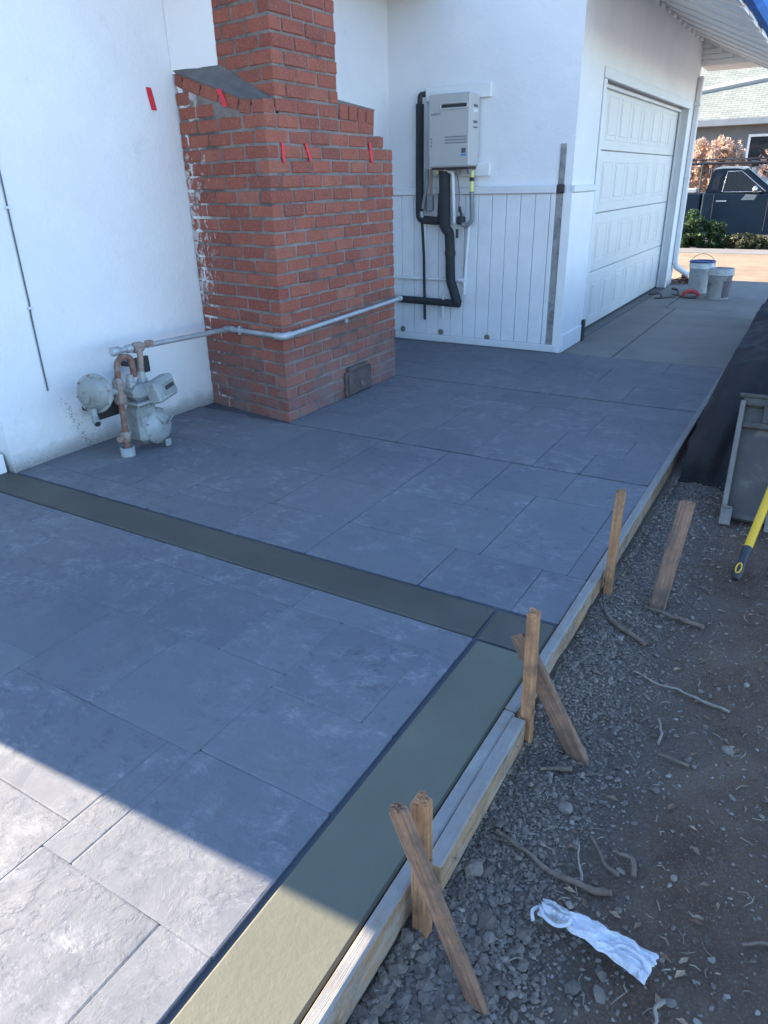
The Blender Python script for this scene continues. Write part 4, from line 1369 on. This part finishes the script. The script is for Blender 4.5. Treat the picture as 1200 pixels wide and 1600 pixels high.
# loose straw and chips
rng = random.Random(11)
mb = MB()
for i in range(420):
    x = .6 + 4.6 * rng.random() ** 1.5; y = rng.uniform(-.7, .46)
    a = rng.uniform(0, 6.28); L = rng.uniform(.008, .04) * (1 + .3 * x / 3); r = rng.uniform(.0007, .0016)
    z = dirt_z(x, y) + .006
    b = rng.uniform(-.01, .01)
    p0 = Vector((x, y, z)); p2 = p0 + Vector((math.cos(a) * L, math.sin(a) * L, rng.uniform(-.004, .012))); p1 = (p0 + p2) / 2 + Vector((-math.sin(a) * b, math.cos(a) * b, .002))
    mb.tube([p0, p1, p2], [r, r * 1.3, r * .6], 4, False)
o = mb.build('straw_litter', M['straw'], loc=(0, 0, 0), kind='stuff')
mb = MB()
for i in range(420):
    x = .6 + 4.2 * rng.random() ** 1.4; y = rng.uniform(-.7, .4)
    z = dirt_z(x, y) + .006
    a = rng.uniform(0, 6.28); s = rng.uniform(.006, .018)
    q = []
    for (u, v, w_) in ((-1, 0, .0), (-.2, .45, .25), (1, .05, .05), (.1, -.4, .3)):
        q.append((x + s * (u * math.cos(a) - v * math.sin(a)), y + s * (u * math.sin(a) + v * math.cos(a)), z + s * w_))
    mb.add(q, [(0, 1, 2), (0, 2, 3)])
mb.build('dry_leaf_litter', M['leaf_dry'], loc=(0, 0, 0), kind='stuff')
# cement crumbs clinging along the form
# ------------------------------------------------------------------ white rag


def rag():
    nu, nv = 120, 46
    vs = []
    A = Vector((1.122, .285, 0)); B = Vector((1.100, .032, 0))
    for i in range(nu + 1):
        u = i / nu
        for j in range(nv + 1):
            v = j / nv - .5
            c = A.lerp(B, u)
            c.x += .010 * math.sin(u * 3.1)
            wdt = .046 + .034 * u ** 1.3 - .016 * math.exp(-((u - .2) / .08) ** 2) + .006 * MN.noise(Vector((u * 7, 3, 1)))
            q = Vector((u * 5, v * 4, 2.2))
            tw = v * 2.0 + 1.5 * MN.noise(Vector((u * 3, v, 5)))
            ridge = 1 - abs(MN.noise(Vector((u * 3.2 + .6 * v, tw * 2.2, 1.3)))) * 2
            ridge2 = 1 - abs(MN.noise(Vector((u * 9 + v * 3, tw * 4 - u * 3, 8.1)))) * 2
            fold = .0095 * ridge + .0045 * ridge2 + .007 * MN.noise(q * 1.6)
            x = c.x + v * wdt + .004 * MN.noise(Vector((u * 14, v * 5, 9)))
            y = c.y + .006 * MN.noise(Vector((u * 6, v * 12, 4))) - (.014 * v if u > .93 else 0)
            e = 1 - (2 * abs(v)) ** 3
            z = -.096 + .005 + fold * (.35 + .65 * e) + .009 * e * (.6 + 1.1 * math.exp(-((u - .1) / .12) ** 2))
            vs.append((x, y, max(z, dirt_z(x, y) + .003)))
    fs = [(i * (nv + 1) + j, (i + 1) * (nv + 1) + j, (i + 1) * (nv + 1) + j + 1, i * (nv + 1) + j + 1) for i in range(nu) for j in range(nv)]
    mb = MB(); mb.add(vs, fs, True)
    mb.tube(fillet([(1.145, .262, -.088), (1.135, .222, -.078), (1.105, .212, -.072), (1.088, .235, -.078), (1.092, .268, -.076), (1.115, .285, -.076)], .02, 5), .0042, 7)
    mb.tube(fillet([(1.122, .288, -.085), (1.105, .302, -.086), (1.088, .292, -.094)], .01, 4), .0045, 6)
    o = mb.build('rag', M['cloth'])
    sol = o.modifiers.new('thick', 'SOLIDIFY'); sol.thickness = .0016
    tag(o, 'crumpled white cloth rag lying on the gravel', 'rag')


rag()

# ------------------------------------------------------------------ tarp, panel, handle


def tarp():
    nu, nv = 150, 84
    vs = []
    def rg(a, b, c): return 1 - abs(MN.noise(Vector((a, b, c)))) * 2.2
    for i in range(nu + 1):
        u = (i / nu) ** 1.35
        x = 3.95 + 4.9 * u
        for j in range(nv + 1):
            v = (j / nv) ** 2.1
            y = .475 - 2.3 * v
            rise_y = min(1, v / .04) ** .62
            front = min(1, max(0, (x - 3.98 - .09 * rg(y * 3, .3, 2)) / .46)) ** .6
            top = .40 + .14 * min(1, (x - 4.3) / 3) + .25 * min(1, v / .45)
            hgt = rise_y * front
            z = -.10 + (top + .10) * hgt
            fo = .05 * rg(x * 1.7 + y * .6, y * 2.4 - x * .5, 5) + .026 * rg(x * 4.1, y * 5.3 + x, 2) + .012 * rg(x * 9 + y * 3, y * 9, 6) + .03 * MN.noise(Vector((x * 2.3, y * 2.3, 0)))
            side = (1 - hgt)
            yy = y + (.05 * rg(x * 2.6, z * 1.2, 1) + .025 * rg(x * 6.5 + z * 2, z, 4)) * (side + .12 if v < .12 else .12)
            if v < .12: yy += .02 * (1 - min(1, hgt * 2.5)) * (.4 + .6 * rg(x * 1.4, 3, 3))
            xx = x + (.07 * rg(y * 3.4, z * 1.5, 3) + .03 * rg(y * 8, z * 2, 9)) * (1 - front) - .05 * (1 - front) * rg(y * 2, 1, 1)
            vs.append((xx, min(yy, .535 if z > .02 else .5), max(z + fo * (hgt * .9 + .06), -.10)))
    fs = [(i * (nv + 1) + j, (i + 1) * (nv + 1) + j, (i + 1) * (nv + 1) + j + 1, i * (nv + 1) + j + 1) for i in range(nu) for j in range(nv)]
    mb = MB(); mb.add(vs, fs, True)
    o = mb.build('tarp', M['tarp'])
    sol = o.modifiers.new('thick', 'SOLIDIFY'); sol.thickness = .004
    tag(o, 'black tarp draped over a long low pile beside the patio', 'tarp')


tarp()
# steel faced panel leaning on the pile; local frame: a across, b up the slope
pn = thing('metal_tray', 'grey steel tray panel leaning against the black tarp', 'tray', (3.55, .05, -.1))
Pa = Vector((3.535, .218, -.085)); across = Vector((.0, -1, 0)); upv_ = Vector((.52, .04, .50)).normalized(); nrm_ = across.cross(upv_).normalized()
if nrm_.x > 0: nrm_ = -nrm_
Mp = Matrix(((across.x, upv_.x, nrm_.x, Pa.x), (across.y, upv_.y, nrm_.y, Pa.y), (across.z, upv_.z, nrm_.z, Pa.z), (0, 0, 0, 1)))
PW, PH = .55, .66
mb = MB(); mb.box((.01, .03, -.012), (PW - .01, PH - .02, .0), .002, Mp); mb.build('sheet', M['panel'], pn)
mb = MB(); mb.box((-.012, .0, -.02), (.012, PH, .035), .004, Mp); mb.build('side_rail', M['panel_edge'], pn)
mb = MB(); mb.box((PW - .012, .0, -.02), (PW + .012, PH, .035), .004, Mp); mb.build('side_rail', M['panel_edge'], pn)
mb = MB(); mb.box((.013, .012, -.018), (PW - .013, .045, .012), .003, Mp); mb.build('bottom_rail', M['panel'], pn)
mb = MB(); mb.box((.0, PH - .02, -.02), (PW, PH + .03, .03), .006, Mp); mb.tube([Mp @ Vector((-.02, PH + .03, .03)), Mp @ Vector((PW, PH + .03, .03))], .012, 8); mb.build('top_rail', M['panel'], pn)
mb = MB(); mb.box((.013, PH - .15, .0), (PW - .013, PH - .12, .028), .004, Mp); mb.box((.10, PH - .12, .002), (.125, PH - .02, .03), .003, Mp); mb.build('cross_rail', M['panel'], pn)
for a0 in (-.012, .185):
    mb = MB(); mb.box((a0, -.045, .036), (a0 + .05, .05, .048), .003, Mp); mb.box((a0 + .006, .04, .049), (a0 + .044, .05, .058), .002, Mp); mb.build('foot_clip', M['panel_edge'], pn)
hd = thing('tool_handle', 'yellow tool handle with black grip end lying on the dirt', 'tool', (2.93, .09, -.08))
A = Vector((2.92, .088, -.075)); B = Vector((4.2, -.06, .62))
d_ = (B - A).normalized()
mb = MB(); mb.tube([A + d_ * .17, A + d_ * 1.6], [.0185, .0175], 12); mb.build('shaft', M['yellow'], hd)
mb = MB(); mb.tube([A, A + d_ * .02, A + d_ * .06, A + d_ * .10, A + d_ * .165, A + d_ * .172], [.014, .022, .023, .018, .0205, .0195], 12); gr = mb.build('grip', M['blacktool'], hd)
mb = MB(); s_ = d_.cross(Vector((0, 0, 1))).normalized(); n_ = s_.cross(d_)
if n_.dot(Vector((-1, 0, .6))) < 0: n_ = -n_
lp_ = []
for k in range(13):
    w_ = 2 * math.pi * k / 12
    lp_.append(A + d_ * (.045 + .026 * math.cos(w_)) + s_ * (.010 * math.sin(w_)) + n_ * .0225)
mb.tube(lp_, .0032, 6, False); mb.build('hang_hole_rim', M['yellow'], gr)

# ------------------------------------------------------------------ buckets and tools


def bucket(loc, r, h, mat, name_label, rim=None, handle_up=True, label_patch=False, tilt=0):
    b = thing('bucket', name_label, 'bucket', loc, 'plastic buckets at the end of the driveway')
    x, y, z = loc
    mb = MB()
    mb.lathe([(r * .86, 0), (r * .88, .004), (r * .97, h * .78), (r * 1.03, h * .79), (r * 1.03, h * .81), (r * .98, h * .82), (r * 1.03, h * .88), (r * 1.03, h * .9), (r * .985, h * .905), (r, h), (r * .96, h), (r * .92, h * .5), (r * .84, .01)], (x, y, z), (0, 0, 1), 28)
    mb.build('pail', mat, b)
    if rim:
        mb = MB(); mb.lathe([(r * 1.0, h - .012), (r * 1.07, h - .01), (r * 1.07, h + .008), (r * .95, h + .01), (r * .93, h - .01)], (x, y, z), (0, 0, 1), 28, caps=False); mb.build('rim', rim, b)
    mb = MB(); pts = []
    for k in range(15):
        w_ = math.pi * k / 14
        pts.append(Vector((x - r * .2 * math.sin(w_) * (1 if not handle_up else .35), y + r * 1.04 * math.cos(w_), z + h * .85 + (r * 1.0 * math.sin(w_) * (1 if handle_up else -.6)))))
    mb.tube(pts, .0035, 6); mb.build('wire_handle', M['greyflex'], b)
    if label_patch:
        mb = MB(); n = 8; vs = []
        for k in range(n + 1):
            w_ = math.radians(205 + 62 * k / n)
            for hz, rr in ((h * .06, r * .895), (h * .62, r * .962)):
                vs.append((x + math.cos(w_) * rr, y + math.sin(w_) * rr, z + hz))
        mb.add(vs, [(2 * k, 2 * k + 2, 2 * k + 3, 2 * k + 1) for k in range(n)], True)
        mb.build('label', M['label_dark'], b)
    return b


bucket((10.78, 1.50, .001), .155, .40, M['bucket'], 'white bucket with blue rim, the farther of the two', M['blue_rim'], True)
bucket((10.30, 1.195, .001), .15, .37, M['bucket2'], 'dirty grey white bucket with dark label, the nearer of the two', None, False, True)


def trowel(loc, rz, mat_h, lab):
    t = thing('trowel', lab, 'trowel', loc, 'hand tools on the driveway')
    Mx = Matrix.Translation(loc) @ Matrix.Rotation(rz, 4, 'Z')
    mb = MB(); mb.prism([Mx @ Vector(p) for p in ((-.17, -.01, .004), (.12, -.055, .004), (.15, .0, .004), (.12, .055, .004), (-.17, .01, .004))], (0, 0, .004)); mb.build('blade', M['metal_dark'], t)
    mb = MB(); mb.tube(fillet([Mx @ Vector((.05, 0, .006)), Mx @ Vector((.07, 0, .06)), Mx @ Vector((.12, 0, .065))], .02), .008, 6); mb.build('shank', M['metal_dark'], t)
    mb = MB(); mb.tube([Mx @ Vector((.10, 0, .065)), Mx @ Vector((.16, 0, .067)), Mx @ Vector((.24, 0, .062))], [.014, .02, .016], 8); mb.build('handle', mat_h, t)


trowel((10.1, 1.80, .002), 2.4, M['blacktool'], 'dark trowel lying near the garage door groove')
trowel((10.35, 1.66, .002), .6, M['blacktool'], 'black handled trowel beside the red tool and buckets')
tl_ = thing('edger_tool', 'red hand tool lying in front of the white buckets', 'tool', (10.22, 1.50, .002), 'hand tools on the driveway')
mb = MB(); mb.box((10.16, 1.43, .004), (10.30, 1.60, .014), .004); mb.build('plate', M['metal_dark'], tl_)
mb = MB(); mb.tube(fillet([(10.2, 1.60, .02), (10.2, 1.57, .085), (10.22, 1.45, .085), (10.24, 1.41, .03)], .03), .024, 8); mb.build('handle', M['redtool'], tl_)
# dry leaves by the downspout
mb = MB(); rng = random.Random(3)
for i in range(260):
    a = rng.uniform(0, 6.28); rr = abs(rng.gauss(0, .16))
    x = 11.75 + rr * math.cos(a) * 1.1; y = 1.86 + rr * math.sin(a) * .8; z = .004 + max(0, .10 - rr * .45) * rng.random()
    if y > 1.97 and x < 11.6: continue
    s = rng.uniform(.015, .04); b = rng.uniform(0, 6.28)
    q = [(x + s * (u * math.cos(b) - v * math.sin(b)), y + s * (u * math.sin(b) + v * math.cos(b)), z + s * w_) for u, v, w_ in ((-1, 0, 0), (0, .5, .5), (1, 0, .1), (0, -.5, .6))]
    mb.add(q, [(0, 1, 2), (0, 2, 3)])
o = mb.build('leaf_pile', M['leaf_dry'], loc=(11.75, 1.86, 0), kind='stuff')

# ------------------------------------------------------------------ beyond the driveway
mb = MB(); mb.box((17.15, -40, -.2), (18.15, 60, -.045), .01); mb.build('sidewalk', M['drive'], kind='structure')
mb = MB(); mb.box((19.95, -60, -.4), (27.5, 80, -.262)); mb.build('street', M['asphalt'], kind='structure')


def leaf_mass(n, fpt, s0, s1, seed):
    rng = random.Random(seed)
    mb = MB()
    for i in range(n):
        p = fpt(rng)
        if p is None: continue
        s = rng.uniform(s0, s1)
        a = Vector((rng.gauss(0, 1), rng.gauss(0, 1), rng.gauss(0, .7))).normalized()
        b = a.cross(Vector((rng.gauss(0, 1), rng.gauss(0, 1), rng.gauss(0, 1)))).normalized()
        p = Vector(p)
        mb.add([p - a * s, p + b * s * .45, p + a * s, p - b * s * .45], [(0, 1, 2, 3)])
    return mb


def crown(cx, cy, cz, rx, ry, rz, seed, thr=.0):
    def f(r):
        for _ in range(30):
            u = Vector((r.uniform(-1, 1), r.uniform(-1, 1), r.uniform(-1, 1)))
            L = u.length
            if L > 1 or L < .35: continue
            q = Vector((cx + u.x * rx, cy + u.y * ry, cz + u.z * rz))
            nn = MN.noise(q * (1.6 / max(rx, rz)) * 1.5 + Vector((seed * 3.1, 0, 0))) + .5 * MN.noise(q * (4.5 / max(rx, rz)))
            if nn < thr: continue
            if L > .62 + .75 * nn: continue
            return q
        return None
    return f


def shrub(name, label, cat, blobs, n, s0, s1, leaf, stems, seed):
    r0_ = blobs[0]
    t = thing(name, label, cat, (r0_[0], r0_[1], r0_[2] - r0_[5]))
    mb = MB()
    for k, b in enumerate(blobs):
        m2 = leaf_mass(n // len(blobs), crown(*b, seed + k), s0, s1, seed * 7 + k)
        mb.add(m2.v, m2.f)
    mb.build('foliage', leaf, t)
    mb = MB()
    for s in stems: mb.tube(s[0], s[1], 7)
    mb.build('stem' if cat == 'shrub' else 'trunk', M['bark'], t)
    return t


shrub('shrub', 'dense dark green shrub in front of the pickup truck', 'shrub', [(18.9, 3.1, .22, .6, .55, .55), (18.9, 2.6, .10, .5, .55, .45), (18.9, 3.8, .2, .6, .6, .55)], 9000, .025, .06, M['leaf_green'],
      [([(18.9, 3.1, -.3), (18.9, 3.1, .3)], .03), ([(18.9, 2.6, -.3), (18.9, 2.55, .2)], .025)], 3)
shrub('shrub', 'low olive shrub with pale sunlit tips right of the dark shrub', 'shrub', [(18.9, 1.75, -.02, .5, .6, .33), (18.9, .9, -.05, .5, .7, .36)], 5200, .025, .055, M['leaf_olive'],
      [([(18.9, 1.75, -.3), (18.9, 1.7, .1)], .02)], 5)
shrub('tree', 'small tree of orange pink leaves in front of the neighbouring house', 'tree', [(29.5, 4.3, 2.0, 1.0, 1.0, .75), (29.5, 3.6, 1.75, .8, .7, .6), (29.6, 5.0, 1.6, .8, .8, .7), (29.5, 4.2, 1.0, 1.0, 1.3, .7)], 12000, .04, .09, M['leaf_red'],
      [([(29.5, 4.3, -.4), (29.5, 4.25, .8), (29.5, 4.3, 1.8)], [.09, .07, .03]), ([(29.5, 4.25, .7), (29.5, 3.7, 1.6)], [.04, .02]), ([(29.5, 4.25, .8), (29.5, 4.9, 1.6)], [.04, .02])], 8)
shrub('tree', 'pale pinkish bushy tree at the right edge behind the pickup', 'tree', [(29.3, 2.4, 1.45, .7, .75, .8), (29.3, 1.9, 1.1, .7, .8, .9)], 5000, .04, .09, M['leaf_red'],
      [([(29.3, 2.2, -.4), (29.3, 2.2, 1.4)], [.07, .03])], 13)
shrub('hedge', 'dark green hedge under the neighbouring house windows', 'shrub', [(31.2, 7.0, .6, .6, 2.2, .8), (31.2, 3.2, .5, .6, 2.2, .8), (31.2, -.5, .5, .6, 2.2, .8)], 9000, .05, .10, M['leaf_green'],
      [([(31.2, 7, -.4), (31.2, 7, .6)], .05)], 21)

# neighbouring house
nh = thing('neighbour_house', 'single storey house with pale green shingle roof across the street', 'house', (36, 5, -.3))
mb = MB(); mb.box((34.6, -6, -.4), (44, 16, 3.2)); mb.build('wall', M['nwall'], nh)
mb = MB(); mb.prism([(33.9, -9, 3.28), (41, -9, 6.9), (48.1, -9, 3.28), (48.1, -9, 3.42), (41, -9, 7.05), (33.9, -9, 3.42)], (0, 28, 0)); mb.build('roof', M['nroof'], nh)
mb = MB(); mb.box((33.82, -7, 3.17), (33.92, 17, 3.40), .01); mb.build('fascia', M['ntrim'], nh)
mb = MB(); mb.box((33.95, -7, 3.18), (34.6, 17, 3.24)); mb.build('soffit', M['ntrim'], nh)
# front wing roof whose pale rake board cuts across the slope
mb = MB(); mb.prism([(35.95, 6.3, 4.44), (36.2, 6.3, 4.60), (37.45, 2.0, 5.25), (37.2, 2.0, 5.10)], (-.06, 0, .12)); mb.build('hip_cap', M['ntrim'], nh)
for y0, y1, z0, z1 in ((1.9, 3.85, 1.5, 2.85), (6.6, 8.4, 1.5, 2.85)):
    mb = MB()
    mb.box((34.5, y0, z0), (34.61, y0 + .09, z1)); mb.box((34.5, y1 - .09, z0), (34.61, y1, z1)); mb.box((34.5, y0 + .09, z1 - .09), (34.61, y1 - .09, z1)); mb.box((34.5, y0 + .09, z0), (34.61, y1 - .09, z0 + .09))
    wf = mb.build('window', M['white'], nh)
    mb = MB(); mb.box((34.55, y0 + .09, z0 + .09), (34.595, y1 - .09, z1 - .09)); mb.build('pane', M['glass'], wf)

# ------------------------------------------------------------------ pickup truck
tk = thing('pickup_truck', 'dark pickup truck with ladder rack parked beyond the shrubs', 'pickup truck', (21.9, 2.3, -.26))
TX = 21.0
def side_prism(poly, x0, x1, name, mat, parent, bev=.03):
    mb = MB()
    n = len(poly)
    c = Vector((sum(p[0] for p in poly) / n, sum(p[1] for p in poly) / n))
    ins = [(c[0] + (p[0] - c[0]) * .985, c[1] + (p[1] - c[1]) * .97) for p in poly]
    rings = [(x0, ins), (x0 + bev, poly), (x1 - bev, poly), (x1, ins)]
    vs = [(x, y, z) for x, pl in rings for (y, z) in pl]
    fs = [tuple(range(n)), tuple(range(3 * n, 4 * n))[::-1]]
    for r_ in range(3):
        for i in range(n):
            j = (i + 1) % n
            fs.append((r_ * n + i, r_ * n + j, (r_ + 1) * n + j, (r_ + 1) * n + i))
    mb.add(vs, fs)
    return mb.build(name, mat, parent)


body_poly = [(3.18, .06), (3.18, 1.02), (1.35, .99), (.9, .95), (-.35, .86), (-.5, .6), (-.52, .12), (-.3, .06), (-.12, .08), (-.05, .33), (.14, .47), (.42, .47), (.60, .33), (.66, .06)]
side_prism(body_poly[::-1], TX, TX + 1.75, 'cab_body', M['truck'], tk)
cab_poly = [(3.14, 1.02), (3.03, 1.50), (2.96, 1.585), (2.80, 1.615), (2.42, 1.605), (2.28, 1.565), (1.52, 1.0)]
side_prism(cab_poly[::-1], TX + .09, TX + 1.66, 'cab', M['truck'], tk, .05)
bed_poly = [(3.22, .08), (3.22, 1.02), (5.35, 1.02), (5.38, .10), (4.75, .10), (4.68, .36), (4.5, .5), (4.2, .5), (4.02, .36), (3.95, .08)]
side_prism(bed_poly, TX + .02, TX + 1.73, 'bed', M['truck'], tk)
rf = [(3.04, 1.555), (2.96, 1.60), (2.80, 1.632), (2.42, 1.622), (2.26, 1.575), (2.30, 1.545), (2.46, 1.575), (2.80, 1.58)]
side_prism(rf[::-1], TX + .085, TX + 1.665, 'roof_panel', M['truck_roof'], tk, .04)
mb = MB(); mb.prism([(TX + .075, 2.72, 1.06), (TX + .075, 2.66, 1.50), (TX + .075, 2.36, 1.50), (TX + .075, 1.78, 1.06)], (.025, 0, 0)); dw = mb.build('door_window', M['glass'], tk)
mb = MB(); mb.tube([(TX + .07, 2.74, 1.05), (TX + .07, 2.68, 1.51), (TX + .07, 2.36, 1.515), (TX + .07, 1.76, 1.05)], .012, 5); mb.tube([(TX + .07, 2.70, 1.045), (TX + .07, 1.85, 1.045)], .011, 5); mb.build('window_trim', M['chrome'], dw)
mb = MB(); mb.prism([(TX + .075, 3.02, 1.10), (TX + .075, 2.95, 1.46), (TX + .075, 2.80, 1.47), (TX + .075, 2.84, 1.08)], (.02, 0, 0)); mb.build('quarter_window', M['glass'], tk)
mb = MB(); mb.prism([(TX + .14, 2.255, 1.58), (TX + 1.61, 2.255, 1.58), (TX + 1.65, 1.535, 1.03), (TX + .10, 1.535, 1.03)], (0, -.02, .012)); mb.build('windshield', simple('windshield_glass', (.30, .40, .42), .06, .1), tk)
mb = MB(); mb.box((TX - .004, 2.60, .82), (TX + .01, 2.84, .86), .006); mb.build('door_handle', M['chrome'], tk)
mb = MB(); mb.tube([(TX - .001, 2.90, .15), (TX - .001, 2.90, 1.0)], .006, 4); mb.tube([(TX - .001, 1.66, .15), (TX - .001, 1.66, .99)], .006, 4); mb.build('door_seam', M['dark'], tk)
mb = MB(); mb.lathe([(.0, -.05), (.06, -.04), (.085, 0), (.06, .05), (0, .06)], (TX - .10, 1.98, 1.10), (0, 1, .1), 12, caps=False); mb.tube([(TX + .05, 1.93, 1.03), (TX - .08, 1.97, 1.07)], .02, 6); mb.build('side_mirror', M['chrome'], tk)
mb = MB(); mb.prism([(TX - .003, 2.28, .86), (TX - .003, 1.98, .86), (TX - .003, 1.92, .97), (TX - .003, 2.18, .99)], (.004, 0, 0)); mb.build('door_decal', M['greyflex'], tk)
for yc in (4.36, .28):
    for x0 in (TX + .03, TX + 1.5):
        mb = MB(); mb.lathe([(.20, 0), (.30, 0), (.335, .03), (.335, .19), (.30, .22), (.20, .22)], (x0, yc, .075), (1, 0, 0), 24); wl = mb.build('wheel', M['tyre'], tk)
        mb = MB(); mb.lathe([(.03, -.004), (.19, .01), (.2, .0), (.2, .05)], (x0, yc, .075), (1, 0, 0), 18); mb.build('rim', M['rim'], wl)
mb = MB(); mb.box((TX - .02, -.5, .02), (TX + 1.77, -.42, .3), .03) if False else mb.box((TX + .05, -.60, .10), (TX + 1.7, -.50, .32), .03); mb.build('front_bumper', M['chrome'], tk)
# rack
mb = MB()
for x_ in (TX + .06, TX + 1.69):
    mb.tube([(x_, 5.3, 1.70), (x_, 3.3, 1.705), (x_, 1.2, 1.69)], .024, 6)
    for y_ in (5.2, 3.28): mb.tube([(x_, y_, 1.0), (x_, y_, 1.70)], .024, 6)
for y_ in (5.2, 4.2, 3.28, 2.2, 1.3): mb.tube([(TX + .06, y_, 1.73), (TX + 1.69, y_, 1.73)], .022, 6)
mb.tube([(TX + .4, 5.3, 1.80), (TX + .4, 1.0, 1.78)], .018, 6); mb.tube([(TX + .8, 5.3, 1.80), (TX + .8, 1.0, 1.78)], .018, 6)
mb.tube([(TX + .06, 3.28, 1.45), (TX + .06, 2.95, 1.69)], .015, 6)
mb.build('ladder_rack', M['blacktool'], tk)
cr = MB(); cr.box((TX + .05, 3.35, 1.03), (TX + .55, 4.6, 1.14), .02)
tag(cr.build('toolbox', M['truck_roof']), 'pale toolbox along the side of the pickup bed', 'toolbox')

scn.render.resolution_x = 768
scn.render.resolution_y = 1024
